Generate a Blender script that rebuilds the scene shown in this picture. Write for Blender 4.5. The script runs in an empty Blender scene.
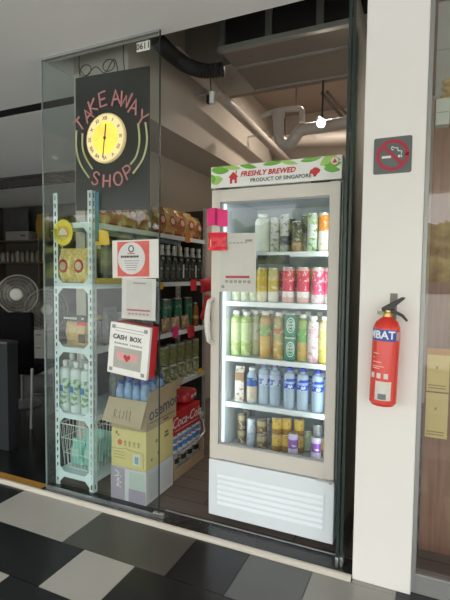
import bpy, bmesh, math, random
from mathutils import Matrix, Vector, Euler

random.seed(7)
SC = bpy.context.scene
COL = SC.collection
PI = math.pi
R = math.radians

# ------------------------------------------------------------------ camera
CAM_H = 1.4
FOC, YAW, PITCH, ROLL = 447.5, 0.4229, 0.0552, 0.0105
cam_d = bpy.data.cameras.new('camera')
cam_d.sensor_fit = 'VERTICAL'
cam_d.sensor_height = 36.0
cam_d.lens = FOC / 600 * 36.0
cam_d.clip_start = 0.05
cam_d.clip_end = 300
cam = bpy.data.objects.new('camera', cam_d)
COL.objects.link(cam)
SC.camera = cam
_f0 = Vector((-math.sin(YAW), math.cos(YAW), 0))
_r = Vector((math.cos(YAW), math.sin(YAW), 0))
_u0 = Vector((0, 0, 1))
_f = _f0 * math.cos(PITCH) - _u0 * math.sin(PITCH)
_u = _f0 * math.sin(PITCH) + _u0 * math.cos(PITCH)
_r2 = _r * math.cos(ROLL) + _u * math.sin(ROLL)
_u2 = _u * math.cos(ROLL) - _r * math.sin(ROLL)
cam.matrix_world = Matrix(((_r2.x, _u2.x, -_f.x, 0), (_r2.y, _u2.y, -_f.y, 0), (_r2.z, _u2.z, -_f.z, CAM_H), (0, 0, 0, 1)))


def at(px, py, **k):
    """the point of a real plane (X=, Y= or Z=) seen at a place in the photograph, in metres"""
    X, Y = px - 225, py - 300
    c, s = math.cos(ROLL), math.sin(ROLL)
    x, y = (c * X + s * Y) / FOC, (-s * X + c * Y) / FOC
    d = _f + _r * x - _u * y
    ax, v = list(k.items())[0]
    i = 'XYZ'.index(ax)
    t = (v - (CAM_H if i == 2 else 0)) / d[i]
    p = d * t
    p.z += CAM_H
    return p


# ------------------------------------------------------------------ world, exposure
vs = SC.view_settings
vs.view_transform = 'Standard'
vs.look = 'None'
vs.gamma = 1
vs.exposure = 0.22
vs.use_curve_mapping = False
SC.cycles.max_bounces = 12
SC.cycles.transparent_max_bounces = 24
SC.cycles.sample_clamp_indirect = 6

w = bpy.data.worlds.new('outdoors')
SC.world = w
w.use_nodes = True
nt = w.node_tree
nt.nodes.clear()


def N(tree, typ, **kw):
    n = tree.nodes.new(typ)
    for k, v in kw.items():
        setattr(n, k, v)
    return n


def L(tree, a, b):
    tree.links.new(a, b)


out = N(nt, 'ShaderNodeOutputWorld')
bg = N(nt, 'ShaderNodeBackground')
bg.inputs['Strength'].default_value = 3.7
L(nt, bg.outputs[0], out.inputs[0])
tc = N(nt, 'ShaderNodeTexCoord')
sep = N(nt, 'ShaderNodeSeparateXYZ')
L(nt, tc.outputs['Generated'], sep.inputs[0])
nz = N(nt, 'ShaderNodeTexNoise')
nz.inputs['Scale'].default_value = 9
nz.inputs['Detail'].default_value = 8
L(nt, tc.outputs['Generated'], nz.inputs['Vector'])
# crown line of the trees across the road
ma = N(nt, 'ShaderNodeMath', operation='MULTIPLY_ADD')
L(nt, nz.outputs['Fac'], ma.inputs[0])
ma.inputs[1].default_value = 0.50
ma.inputs[2].default_value = -0.13
lt = N(nt, 'ShaderNodeMath', operation='LESS_THAN')
L(nt, sep.outputs['Z'], lt.inputs[0])
L(nt, ma.outputs[0], lt.inputs[1])
nz2 = N(nt, 'ShaderNodeTexNoise')
nz2.inputs['Scale'].default_value = 45
nz2.inputs['Detail'].default_value = 6
L(nt, tc.outputs['Generated'], nz2.inputs['Vector'])
rt = N(nt, 'ShaderNodeValToRGB')
rt.color_ramp.elements[0].position = 0.38
rt.color_ramp.elements[0].color = (0.006, 0.010, 0.005, 1)
rt.color_ramp.elements[1].position = 0.70
rt.color_ramp.elements[1].color = (0.52, 0.56, 0.20, 1)
L(nt, nz2.outputs['Fac'], rt.inputs[0])
sky = N(nt, 'ShaderNodeValToRGB')
sky.color_ramp.elements[0].position = 0.0
sky.color_ramp.elements[0].color = (1.0, 0.97, 0.93, 1)
sky.color_ramp.elements[1].position = 0.9
sky.color_ramp.elements[1].color = (0.72, 0.86, 1.0, 1)
L(nt, sep.outputs['Z'], sky.inputs[0])
mx = N(nt, 'ShaderNodeMix', data_type='RGBA')
L(nt, lt.outputs[0], mx.inputs[0])
L(nt, sky.outputs[0], mx.inputs[6])
L(nt, rt.outputs[0], mx.inputs[7])
gr = N(nt, 'ShaderNodeMath', operation='LESS_THAN')
L(nt, sep.outputs['Z'], gr.inputs[0])
gr.inputs[1].default_value = -0.01
mx2 = N(nt, 'ShaderNodeMix', data_type='RGBA')
L(nt, gr.outputs[0], mx2.inputs[0])
L(nt, mx.outputs[2], mx2.inputs[6])
mx2.inputs[7].default_value = (0.16, 0.16, 0.15, 1)
L(nt, mx2.outputs[2], bg.inputs['Color'])

sun_d = bpy.data.lights.new('sun', 'SUN')
sun_d.energy = 14.0
sun_d.color = (1.0, 0.96, 0.90)
sun_d.angle = R(0.6)
sun_o = bpy.data.objects.new('sun', sun_d)
COL.objects.link(sun_o)
sun_o.rotation_euler = (R(12), R(14), 0)


# ------------------------------------------------------------------ materials
_MC = {}


def mat(name, col, rough=0.5, metal=0.0, var=0.07, scale=14.0, bump=0.0, spec=0.5, emit=None, es=0.0, coat=0.0):
    if name in _MC:
        return _MC[name]
    m = bpy.data.materials.new(name)
    m.use_nodes = True
    t = m.node_tree
    b = t.nodes['Principled BSDF']
    c = N(t, 'ShaderNodeTexCoord')
    n = N(t, 'ShaderNodeTexNoise')
    n.inputs['Scale'].default_value = scale
    n.inputs['Detail'].default_value = 4
    L(t, c.outputs['Object'], n.inputs['Vector'])
    x = N(t, 'ShaderNodeMix', data_type='RGBA')
    x.inputs[6].default_value = (*[max(0, v * (1 - var)) for v in col], 1)
    x.inputs[7].default_value = (*[min(1, v * (1 + var)) for v in col], 1)
    L(t, n.outputs['Fac'], x.inputs[0])
    L(t, x.outputs[2], b.inputs['Base Color'])
    b.inputs['Roughness'].default_value = rough
    b.inputs['Metallic'].default_value = metal
    b.inputs['Specular IOR Level'].default_value = spec
    b.inputs['Coat Weight'].default_value = coat
    if bump:
        bp = N(t, 'ShaderNodeBump')
        bp.inputs['Strength'].default_value = bump
        bp.inputs['Distance'].default_value = 0.004
        L(t, n.outputs['Fac'], bp.inputs['Height'])
        L(t, bp.outputs[0], b.inputs['Normal'])
    if emit:
        b.inputs['Emission Color'].default_value = (*emit, 1)
        b.inputs['Emission Strength'].default_value = es
    _MC[name] = m
    return m


def bands(name, stops, h, rough=0.35, metal=0.0, art=None, art_scale=60.0, art_cut=0.58, spec=0.5):
    """printed wrapper: colour bands along the height h, with blotches of printed art"""
    if name in _MC:
        return _MC[name]
    m = bpy.data.materials.new(name)
    m.use_nodes = True
    t = m.node_tree
    b = t.nodes['Principled BSDF']
    c = N(t, 'ShaderNodeTexCoord')
    s = N(t, 'ShaderNodeSeparateXYZ')
    L(t, c.outputs['Object'], s.inputs[0])
    d = N(t, 'ShaderNodeMath', operation='DIVIDE')
    L(t, s.outputs['Z'], d.inputs[0])
    d.inputs[1].default_value = h
    r = N(t, 'ShaderNodeValToRGB')
    r.color_ramp.interpolation = 'CONSTANT'
    e = r.color_ramp.elements
    e[0].position = 0
    e[0].color = (*stops[0][1], 1)
    e[1].position = min(0.999, stops[1][0]) if len(stops) > 1 else 0.999
    e[1].color = (*stops[min(1, len(stops) - 1)][1], 1)
    for p, cc in stops[2:]:
        q = e.new(p)
        q.color = (*cc, 1)
    L(t, d.outputs[0], r.inputs[0])
    src = r.outputs[0]
    if art:
        n = N(t, 'ShaderNodeTexNoise')
        n.inputs['Scale'].default_value = art_scale
        n.inputs['Detail'].default_value = 2
        L(t, c.outputs['Object'], n.inputs['Vector'])
        g = N(t, 'ShaderNodeMath', operation='GREATER_THAN')
        L(t, n.outputs['Fac'], g.inputs[0])
        g.inputs[1].default_value = art_cut
        x = N(t, 'ShaderNodeMix', data_type='RGBA')
        L(t, g.outputs[0], x.inputs[0])
        L(t, src, x.inputs[6])
        x.inputs[7].default_value = (*art, 1)
        src = x.outputs[2]
    L(t, src, b.inputs['Base Color'])
    b.inputs['Roughness'].default_value = rough
    b.inputs['Metallic'].default_value = metal
    b.inputs['Specular IOR Level'].default_value = spec
    _MC[name] = m
    return m


def glass(name, tint=(0.86, 0.92, 0.89), ior=1.45, haze=0.0):
    if name in _MC:
        return _MC[name]
    m = bpy.data.materials.new(name)
    m.use_nodes = True
    t = m.node_tree
    t.nodes.clear()
    o = N(t, 'ShaderNodeOutputMaterial')
    a = N(t, 'ShaderNodeBsdfTransparent')
    a.inputs[0].default_value = (*tint, 1)
    g = N(t, 'ShaderNodeBsdfGlossy')
    g.inputs['Roughness'].default_value = 0.0
    f = N(t, 'ShaderNodeFresnel')
    # the same reflectance on both faces of the pane
    ge = N(t, 'ShaderNodeNewGeometry')
    io = N(t, 'ShaderNodeMath', operation='MULTIPLY_ADD')
    L(t, ge.outputs['Backfacing'], io.inputs[0])
    io.inputs[1].default_value = 1 / ior - ior
    io.inputs[2].default_value = ior
    L(t, io.outputs[0], f.inputs[0])
    # faint smears on the pane
    c = N(t, 'ShaderNodeTexCoord')
    n = N(t, 'ShaderNodeTexNoise')
    n.inputs['Scale'].default_value = 3
    L(t, c.outputs['Object'], n.inputs['Vector'])
    ad = N(t, 'ShaderNodeMath', operation='MULTIPLY_ADD')
    L(t, n.outputs['Fac'], ad.inputs[0])
    ad.inputs[1].default_value = 0.006
    L(t, f.outputs[0], ad.inputs[2])
    x = N(t, 'ShaderNodeMixShader')
    L(t, ad.outputs[0], x.inputs[0])
    L(t, a.outputs[0], x.inputs[1])
    L(t, g.outputs[0], x.inputs[2])
    src = x.outputs[0]
    if haze:  # flat grey veil mixed in, painting a haze of reflections
        df = N(t, 'ShaderNodeBsdfDiffuse')
        df.inputs[0].default_value = (0.8, 0.82, 0.8, 1)
        x2 = N(t, 'ShaderNodeMixShader')
        x2.inputs[0].default_value = haze
        L(t, src, x2.inputs[1])
        L(t, df.outputs[0], x2.inputs[2])
        src = x2.outputs[0]
    L(t, src, o.inputs[0])
    _MC[name] = m
    return m


def wood_floor(name, c1, c2):
    m = bpy.data.materials.new(name)
    m.use_nodes = True
    t = m.node_tree
    b = t.nodes['Principled BSDF']
    c = N(t, 'ShaderNodeTexCoord')
    mp = N(t, 'ShaderNodeMapping')
    mp.inputs['Rotation'].default_value = (0, 0, 0)
    L(t, c.outputs['Object'], mp.inputs[0])
    br = N(t, 'ShaderNodeTexBrick')
    br.inputs['Scale'].default_value = 1.0
    br.inputs['Brick Width'].default_value = 1.2
    br.inputs['Row Height'].default_value = 0.14
    br.inputs['Mortar Size'].default_value = 0.003
    br.inputs['Color1'].default_value = (*c1, 1)
    br.inputs['Color2'].default_value = (*c2, 1)
    br.inputs['Mortar'].default_value = (0.01, 0.01, 0.01, 1)
    L(t, mp.outputs[0], br.inputs['Vector'])
    mp2 = N(t, 'ShaderNodeMapping')
    mp2.inputs['Scale'].default_value = (2, 30, 1)
    L(t, c.outputs['Object'], mp2.inputs[0])
    n = N(t, 'ShaderNodeTexNoise')
    n.inputs['Scale'].default_value = 3
    n.inputs['Detail'].default_value = 6
    L(t, mp2.outputs[0], n.inputs['Vector'])
    x = N(t, 'ShaderNodeMix', data_type='RGBA', blend_type='MULTIPLY')
    x.inputs[0].default_value = 0.5
    L(t, br.outputs['Color'], x.inputs[6])
    L(t, n.outputs['Color'], x.inputs[7])
    L(t, x.outputs[2], b.inputs['Base Color'])
    b.inputs['Roughness'].default_value = 0.42
    return m


def wood_panel(name, c1, c2):
    m = bpy.data.materials.new(name)
    m.use_nodes = True
    t = m.node_tree
    b = t.nodes['Principled BSDF']
    c = N(t, 'ShaderNodeTexCoord')
    mp2 = N(t, 'ShaderNodeMapping')
    mp2.inputs['Scale'].default_value = (14, 14, 0.8)
    L(t, c.outputs['Object'], mp2.inputs[0])
    n = N(t, 'ShaderNodeTexNoise')
    n.inputs['Scale'].default_value = 4
    n.inputs['Detail'].default_value = 7
    L(t, mp2.outputs[0], n.inputs['Vector'])
    r = N(t, 'ShaderNodeValToRGB')
    r.color_ramp.elements[0].position = 0.3
    r.color_ramp.elements[0].color = (*c1, 1)
    r.color_ramp.elements[1].position = 0.7
    r.color_ramp.elements[1].color = (*c2, 1)
    L(t, n.outputs['Fac'], r.inputs[0])
    L(t, r.outputs[0], b.inputs['Base Color'])
    b.inputs['Roughness'].default_value = 0.5
    return m


# ------------------------------------------------------------------ mesh builder
class MB:
    def __init__(s):
        s.v, s.f, s.m = [], [], []
        s.x = Matrix.Identity(4)

    def add(s, vs_, fs, m=0):
        o = len(s.v)
        s.v += [tuple(s.x @ Vector(p)) for p in vs_]
        s.f += [tuple(i + o for i in q) for q in fs]
        s.m += [m] * len(fs)
        return s

    def box(s, x0, x1, y0, y1, z0, z1, m=0):
        v = [(x, y, z) for x in (x0, x1) for y in (y0, y1) for z in (z0, z1)]
        return s.add(v, [(0, 1, 3, 2), (4, 6, 7, 5), (0, 4, 5, 1), (2, 3, 7, 6), (0, 2, 6, 4), (1, 5, 7, 3)], m)

    def lathe(s, prof, n=20, c=(0, 0, 0), m=0, ms=None):
        for k in range(len(prof) - 1):
            (r0, z0), (r1, z1) = prof[k], prof[k + 1]
            mm = ms[k] if ms else m
            a = [2 * PI * i / n for i in range(n)]
            v, f = [], []
            if r0 < 1e-6:
                v = [(c[0], c[1], c[2] + z0)] + [(c[0] + r1 * math.cos(t), c[1] + r1 * math.sin(t), c[2] + z1) for t in a]
                f = [(0, 1 + (i + 1) % n, 1 + i) for i in range(n)] if z1 >= z0 else [(0, 1 + (i + 1) % n, 1 + i) for i in range(n)]
            elif r1 < 1e-6:
                v = [(c[0], c[1], c[2] + z1)] + [(c[0] + r0 * math.cos(t), c[1] + r0 * math.sin(t), c[2] + z0) for t in a]
                f = [(0, 1 + i, 1 + (i + 1) % n) for i in range(n)]
            else:
                v = [(c[0] + r * math.cos(t), c[1] + r * math.sin(t), c[2] + z) for r, z in ((r0, z0), (r1, z1)) for t in a]
                f = [(i, (i + 1) % n, n + (i + 1) % n, n + i) for i in range(n)]
            s.add(v, f, mm)
        return s

    def tube(s, pts, r, n=8, m=0, closed=False):
        pts = [Vector(p) for p in pts]
        k = len(pts)
        rad = r if isinstance(r, (list, tuple)) else [r] * k
        v, f = [], []
        ref = None
        for i, p in enumerate(pts):
            a = pts[(i - 1) % k] if (i or closed) else p
            b = pts[(i + 1) % k] if (i < k - 1 or closed) else p
            d = (b - a).normalized()
            if ref is None:
                ref = d.orthogonal().normalized()
            ref = (ref - d * ref.dot(d))
            ref = ref.normalized() if ref.length > 1e-6 else d.orthogonal().normalized()
            q = d.cross(ref)
            for j in range(n):
                t = 2 * PI * j / n
                v.append(p + (ref * math.cos(t) + q * math.sin(t)) * rad[i])
        for i in range(k if closed else k - 1):
            o, p = i * n, ((i + 1) % k) * n
            f += [(o + j, o + (j + 1) % n, p + (j + 1) % n, p + j) for j in range(n)]
        if not closed:
            f += [tuple(range(n - 1, -1, -1)), tuple((k - 1) * n + j for j in range(n))]
        return s.add(v, f, m)

    def prism(s, poly, d0, d1, M=None, m=0):
        """polygon in local xy, extruded from d0 to d1 along local z, then placed by M"""
        n = len(poly)
        v = [Vector((x, y, d)) for d in (d0, d1) for x, y in poly]
        if M:
            v = [M @ p for p in v]
        f = [tuple(range(n - 1, -1, -1)), tuple(range(n, 2 * n))] + [(i, (i + 1) % n, n + (i + 1) % n, n + i) for i in range(n)]
        return s.add(v, f, m)

    def ell(s, c, r, n=14, k=8, m=0, e=1.0):
        def g(t, q):
            return math.copysign(abs(t) ** q, t)
        v, f = [], []
        for i in range(k + 1):
            a = -PI / 2 + PI * i / k
            for j in range(n):
                b = 2 * PI * j / n
                v.append((c[0] + r[0] * g(math.cos(a), e) * g(math.cos(b), e), c[1] + r[1] * g(math.cos(a), e) * g(math.sin(b), e), c[2] + r[2] * g(math.sin(a), e)))
        for i in range(k):
            for j in range(n):
                f.append((i * n + j, i * n + (j + 1) % n, (i + 1) * n + (j + 1) % n, (i + 1) * n + j))
        return s.add(v, f, m)

    def pillow(s, w, d, h, m=0, nx=10, nz=12, wob=0.0):
        """a filled bag w wide (x), d deep (y), h tall (z), with flat crimped ends"""
        v, f = [], []
        for side in (-1, 1):
            for k in range(nz + 1):
                for i in range(nx + 1):
                    u, t = i / nx * 2 - 1, k / nz
                    tt = max(0.0, min(1.0, (t - 0.06) / 0.88))
                    th = (max(0, 1 - u ** 4) ** 0.5) * (max(0.0, math.sin(PI * tt)) ** 0.55)
                    nar = 1 - 0.08 * math.sin(PI * tt)
                    rr = wob * (random.random() - 0.5)
                    v.append((u * w / 2 * nar, side * (d / 2 * th + 0.001) + rr, t * h))
        q = (nx + 1) * (nz + 1)
        for k in range(nz):
            for i in range(nx):
                a = k * (nx + 1) + i
                f.append((a, a + 1, a + nx + 2, a + nx + 1))
                f.append((q + a, q + a + nx + 1, q + a + nx + 2, q + a + 1))
        return s.add(v, f, m)

    def build(s, name, mats, parent=None, loc=None, bev=0.0, seg=2, rot=None, ang=35):
        me = bpy.data.meshes.new(name)
        me.from_pydata(s.v, [], s.f)
        for mm in (mats if isinstance(mats, (list, tuple)) else [mats]):
            me.materials.append(mm)
        me.polygons.foreach_set('material_index', s.m)
        bm = bmesh.new()
        bm.from_mesh(me)
        bmesh.ops.remove_doubles(bm, verts=bm.verts, dist=1e-6)
        bmesh.ops.recalc_face_normals(bm, faces=bm.faces)
        bm.to_mesh(me)
        bm.free()
        for p in me.polygons:
            p.use_smooth = True
        me.set_sharp_from_angle(angle=R(ang))
        o = bpy.data.objects.new(name, me)
        COL.objects.link(o)
        if parent:
            o.parent = parent
        if loc:
            o.location = loc
        if rot:
            o.rotation_euler = rot
        if bev:
            b = o.modifiers.new('edge', 'BEVEL')
            b.width = bev
            b.segments = seg
            b.limit_method = 'ANGLE'
            b.angle_limit = R(40)
        return o


def tag(o, label, cat, group=None, kind=None):
    o['label'] = label
    o['category'] = cat
    if group:
        o['group'] = group
    if kind:
        o['kind'] = kind
    return o


def thing(name, label, cat, loc=(0, 0, 0), rot=(0, 0, 0), group=None):
    o = bpy.data.objects.new(name, None)
    o.empty_display_size = 0.05
    COL.objects.link(o)
    o.location = loc
    o.rotation_euler = rot
    return tag(o, label, cat, group)


def struct(o):
    o['kind'] = 'structure'
    return o


def kids(o):
    return [c for c in bpy.data.objects if c.parent == o]


def dup(src, loc, label=None, rot=None, group=None, tree=None):
    def cp(o, par):
        c = o.copy()
        COL.objects.link(c)
        c.parent = par
        for ch in tree.get(o.name, []):
            cp(ch, c)
        return c
    if tree is None:
        tree = {src.name: kids(src)}
        for k in tree[src.name]:
            tree[k.name] = kids(k)
    c = cp(src, None)
    c.location = loc
    if rot:
        c.rotation_euler = rot
    if label:
        c['label'] = label
    if group:
        c['group'] = group
    return c


FACE_Y = Matrix.Rotation(PI / 2, 4, 'X')                       # local xy plane stands up, facing the street (-Y)
FACE_X = Matrix.Rotation(PI / 2, 4, 'Z') @ FACE_Y               # stands up facing +X


def text(s, size, M, m, parent, name='lettering', ext=0.0006, align='CENTER', shear=0.0, bold=0.0, wrap=None, space=1.0):
    cu = bpy.data.curves.new('tmp', 'FONT')
    cu.body = s
    cu.size = size
    cu.align_x = align
    cu.align_y = 'CENTER'
    cu.shear = shear
    cu.offset = bold
    cu.extrude = ext
    cu.space_character = space
    cu.resolution_u = 2
    t = bpy.data.objects.new('tmp', cu)
    COL.objects.link(t)
    bpy.context.view_layer.update()
    me = bpy.data.meshes.new_from_object(t.evaluated_get(bpy.context.evaluated_depsgraph_get()))
    bpy.data.objects.remove(t)
    bpy.data.curves.remove(cu)
    if wrap:
        rad, a0 = wrap
        bmw = bmesh.new()
        bmw.from_mesh(me)
        bmesh.ops.triangulate(bmw, faces=bmw.faces)
        bmesh.ops.subdivide_edges(bmw, edges=bmw.edges, cuts=3, use_grid_fill=True)
        bmw.to_mesh(me)
        bmw.free()
        for v in me.vertices:
            a = a0 + v.co.x / rad
            rr = rad + v.co.z
            v.co = Vector((rr * math.sin(a), -rr * math.cos(a), v.co.y))
    me.transform(M)
    me.materials.clear()
    me.materials.append(m)
    me.name = name
    o = bpy.data.objects.new(name, me)
    COL.objects.link(o)
    if parent:
        o.parent = parent
    return o


def T(x, y, z):
    return Matrix.Translation((x, y, z))


ORD = ['first', 'second', 'third', 'fourth', 'fifth', 'sixth', 'seventh', 'eighth', 'ninth', 'tenth', 'eleventh', 'twelfth']

# ------------------------------------------------------------------ shared materials
white_paint = mat('white_paint', (0.83, 0.80, 0.78), 0.6, var=0.02, scale=3, bump=0.05)
ceiling_paint = mat('ceiling_paint', (0.86, 0.855, 0.84), 0.8, var=0.02, scale=2)
beige_wall = mat('beige_wall', (0.57, 0.52, 0.46), 0.8, var=0.04, scale=2)
black_metal = mat('black_metal', (0.02, 0.02, 0.022), 0.4)
slot_shade = mat('slot_shade', (0.006, 0.006, 0.006), 0.8)
steel = mat('steel', (0.62, 0.63, 0.64), 0.3, metal=0.9, var=0.03)
alu = mat('aluminium', (0.36, 0.36, 0.355), 0.42, metal=0.5, var=0.03)
angle_steel = mat('pale_blue_steel', (0.74, 0.86, 0.90), 0.45, var=0.03)
shop_glass = glass('shop_glass', (0.925, 0.955, 0.945), 1.38, haze=0.0)
door_glass = glass('cooler_glass', (0.95, 0.97, 0.96), 1.36)
leaf_glass = glass('door_leaf_glass', (0.55, 0.63, 0.60), 1.5, haze=0.06)
glass_edge = mat('glass_edge', (0.020, 0.035, 0.032), 0.3, var=0.02)
fridge_white = mat('fridge_white', (0.79, 0.84, 0.90), 0.35, var=0.015, scale=5)
fridge_frame = mat('fridge_frame', (0.66, 0.62, 0.57), 0.4, var=0.02, scale=5)
fridge_in = mat('fridge_inner', (0.70, 0.76, 0.79), 0.4, var=0.01)
paper = mat('paper_white', (0.80, 0.79, 0.77), 0.6, var=0.03)
ink = mat('ink_dark', (0.03, 0.03, 0.035), 0.6)
ink_grey = mat('ink_grey', (0.30, 0.30, 0.30), 0.6)
red_ink = mat('red_ink', (0.55, 0.03, 0.04), 0.5)
red_plastic = mat('red_plastic', (0.62, 0.02, 0.03), 0.35)
pink_card = mat('pink_card', (0.85, 0.03, 0.22), 0.6, emit=None)
red_card = mat('red_card', (0.75, 0.03, 0.05), 0.6)
yellow_card = mat('yellow_card', (0.85, 0.50, 0.04), 0.6)
can_lid = mat('can_lid', (0.7, 0.7, 0.72), 0.3, metal=0.9)
pvc = mat('white_pipe', (0.50, 0.46, 0.42), 0.45, var=0.05)

# ================================================================== STRUCTURE
ZC = 2.73            # ceiling height
YG = 2.135           # plane of the shop glass
XR = -0.022          # end of the white pillar

tile_cols = [mat('tile_light', (0.44, 0.42, 0.38), 0.32, var=0.10, scale=3),
             mat('tile_brown_grey', (0.085, 0.080, 0.070), 0.30, var=0.15, scale=3),
             mat('tile_black', (0.016, 0.017, 0.019), 0.26, var=0.2, scale=3),
             mat('tile_mid_grey', (0.13, 0.13, 0.125), 0.30, var=0.12, scale=3),
             mat('tile_pale_grey', (0.30, 0.29, 0.26), 0.30, var=0.10, scale=3),
             mat('tile_grout', (0.10, 0.10, 0.10), 0.8)]
fl = MB()
fl.box(-9, 7, -3.9, 2.05, -0.06, -0.003, 5)
U = 0.3122
g = 0.0016


def tile(x0, x1, y0, y1, m):
    fl.box(x0 + g, x1 - g, y0 + g, y1 - g, -0.004, 0.0, m)


rows = [(1.7211, 2.044), (1.4216, 1.7211)] + [(1.4216 - U * (i + 1), 1.4216 - U * i) for i in range(17)]
fixed = {0: [(-2.3237, -1.6946, 0), (-1.6946, -1.0699, 1), (-1.0699, -0.7659, 2), (-0.7659, -0.4496, 3), (-0.4496, -0.08, 4)],
         1: [(-2.80, -1.5426, 2), (-1.5426, -1.2335, 0), (-1.2335, -0.62, 2), (-0.62, -0.30, 3)],
         2: [(-2.95, -1.72, 0), (-1.72, -1.10, 2), (-1.10, -0.48, 3)]}
for i, (y0, y1) in enumerate(rows):
    fx = fixed.get(i, [])
    x = -9.0
    lo = fx[0][0] if fx else 99
    hi = fx[-1][1] if fx else 99
    for a, b, m in fx:
        tile(a, b, y0, y1, m)
    if fx:
        x = lo
        while x > -9:
            n = random.choice((1, 2, 2)) * U
            tile(max(-9, x - n), x, y0, y1, 2 if (i == 0 and x == lo) else random.choice((0, 1, 2, 2, 3)))
            x -= n
        x = hi
    while x < 7:
        n = random.choice((1, 2, 2)) * U
        tile(x, min(7, x + n), y0, y1, random.choice((0, 1, 2, 2, 3, 4)))
        x += n
fl.box(-0.272, 7, 2.05, 2.11, -0.06, -0.003, 5)
for a, b, m in ((-0.272, -0.08, 4), (-0.08, 0.36, 2), (0.36, 1.0, 0), (1.0, 3.0, 2)):
    fl.box(a + g, b - g, 2.0445, 2.098, -0.004, 0.0, m)
struct(fl.build('floor_corridor', tile_cols))

road = MB().box(-40, 40, -40, -3.9, -0.3, -0.12)
struct(road.build('ground', mat('pale_pavement', (0.31, 0.305, 0.29), 0.85, scale=4)))

# floor inside
struct(MB().box(-2.24, 3.0, 2.2125, 5.4, -0.06, 0.0).build('floor_shop', wood_floor('dark_wood_floor', (0.17, 0.135, 0.115), (0.24, 0.195, 0.165))))
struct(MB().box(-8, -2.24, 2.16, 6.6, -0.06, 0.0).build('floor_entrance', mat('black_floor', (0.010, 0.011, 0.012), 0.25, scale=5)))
# threshold: pale rounded strip, dark granite sill, steel track
tr = MB()
tr.tube([(-9, 2.066, 0.002), (-0.275, 2.066, 0.002)], 0.019, 10)
struct(tr.build('trim_1', mat('pale_strip', (0.62, 0.57, 0.50), 0.4, var=0.04)))
sl = MB()
sl.box(-2.24, -0.272, 2.05, 2.2125, -0.06, 0.003)
struct(sl.build('trim_2', mat('granite_sill', (0.035, 0.035, 0.036), 0.25, var=0.5, scale=120)))
tk = MB()
tk.box(-1.37, -0.36, 2.2125, 2.222, 0.0, 0.006)
struct(tk.build('trim_3', steel, bev=0.001))
ys = MB()
ys.box(-8, -2.245, 2.084, 2.16, -0.05, 0.004)
struct(ys.build('trim_4', mat('yellow_sill', (0.50, 0.25, 0.035), 0.5, var=0.25, scale=20)))

# ceilings
struct(MB().box(-9, 7, -3.7, 2.19, ZC, 3.4).build('ceiling_corridor', ceiling_paint))
ent = MB()
ent.box(-8, -2.24, 2.19, 2.661, ZC, 3.4)
ent.box(-8, -2.24, 2.779, 6.6, ZC, 3.4)
struct(ent.build('ceiling_entrance', ceiling_paint))
struct(MB().box(-8, -2.24, 2.661, 2.779, ZC + 0.001, 3.4).build('ceiling_slot', slot_shade))  # black strip flush with the ceiling, the slot's inner shade as colour
struct(MB().box(-2.24, 3, 2.19, 5.4, 3.35, 3.45).build('ceiling_shop', mat('brown_ceiling', (0.36, 0.30, 0.26), 0.8, scale=3)))
# shop walls
struct(MB().box(-2.32, -2.235, 2.52, 5.4, 0, 3.35).build('wall_left', beige_wall))
struct(MB().box(-2.235, -1.785, 2.42, 5.4, 2.48, 3.35).build('wall_bulkhead', beige_wall))
struct(MB().box(-2.32, 3, 5.4, 5.5, 0, 3.35).build('wall_back', beige_wall))
struct(MB().box(-0.27, -0.17, 2.5, 5.4, 0, 3.35).build('wall_right', beige_wall))
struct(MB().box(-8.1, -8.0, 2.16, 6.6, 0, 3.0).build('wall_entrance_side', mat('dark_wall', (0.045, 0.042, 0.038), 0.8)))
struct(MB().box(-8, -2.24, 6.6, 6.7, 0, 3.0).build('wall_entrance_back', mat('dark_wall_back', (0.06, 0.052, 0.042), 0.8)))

# white pillar
pil = MB()
pil.box(-0.272, XR, 2.072, 2.5, 0.0, ZC)
struct(pil.build('wall_pillar', white_paint, bev=0.004))

# window to the other shop
wf = MB()
wf.box(XR, XR + 0.018, 2.095, 2.15, 0.0, ZC)
wf.box(XR + 0.018, 2.4, 2.095, 2.15, 0.0, 0.085)
wf.box(XR + 0.018, 2.4, 2.085, 2.10, 0.085, 0.095)
wf.box(2.4, 2.45, 2.095, 2.15, 0.0, ZC)
wfo = struct(wf.build('window_1', alu, bev=0.002))
wg = MB().box(XR + 0.018, 2.4, 2.118, 2.128, 0.085, ZC)
struct(wg.build('pane', glass('window_glass', (0.94, 0.94, 0.92), 1.5), wfo))
up = MB()
up.box(XR + 0.03, 2.6, 2.465, 2.5, 2.27, ZC)
up.box(XR + 0.03, 2.6, 2.455, 2.465, 2.27, 2.283)
up.box(XR + 0.03, 2.6, 2.457, 2.465, 2.50, 2.508)
struct(up.build('wall_window_top', mat('pale_grey_panel', (0.46, 0.46, 0.45), 0.6, var=0.04)))
struct(MB().box(XR + 0.03, 2.6, 2.46, 2.5, 0.0, 2.269).build('wall_window_back', wood_panel('red_brown_wood', (0.26, 0.135, 0.09), (0.36, 0.205, 0.145))))

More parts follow.
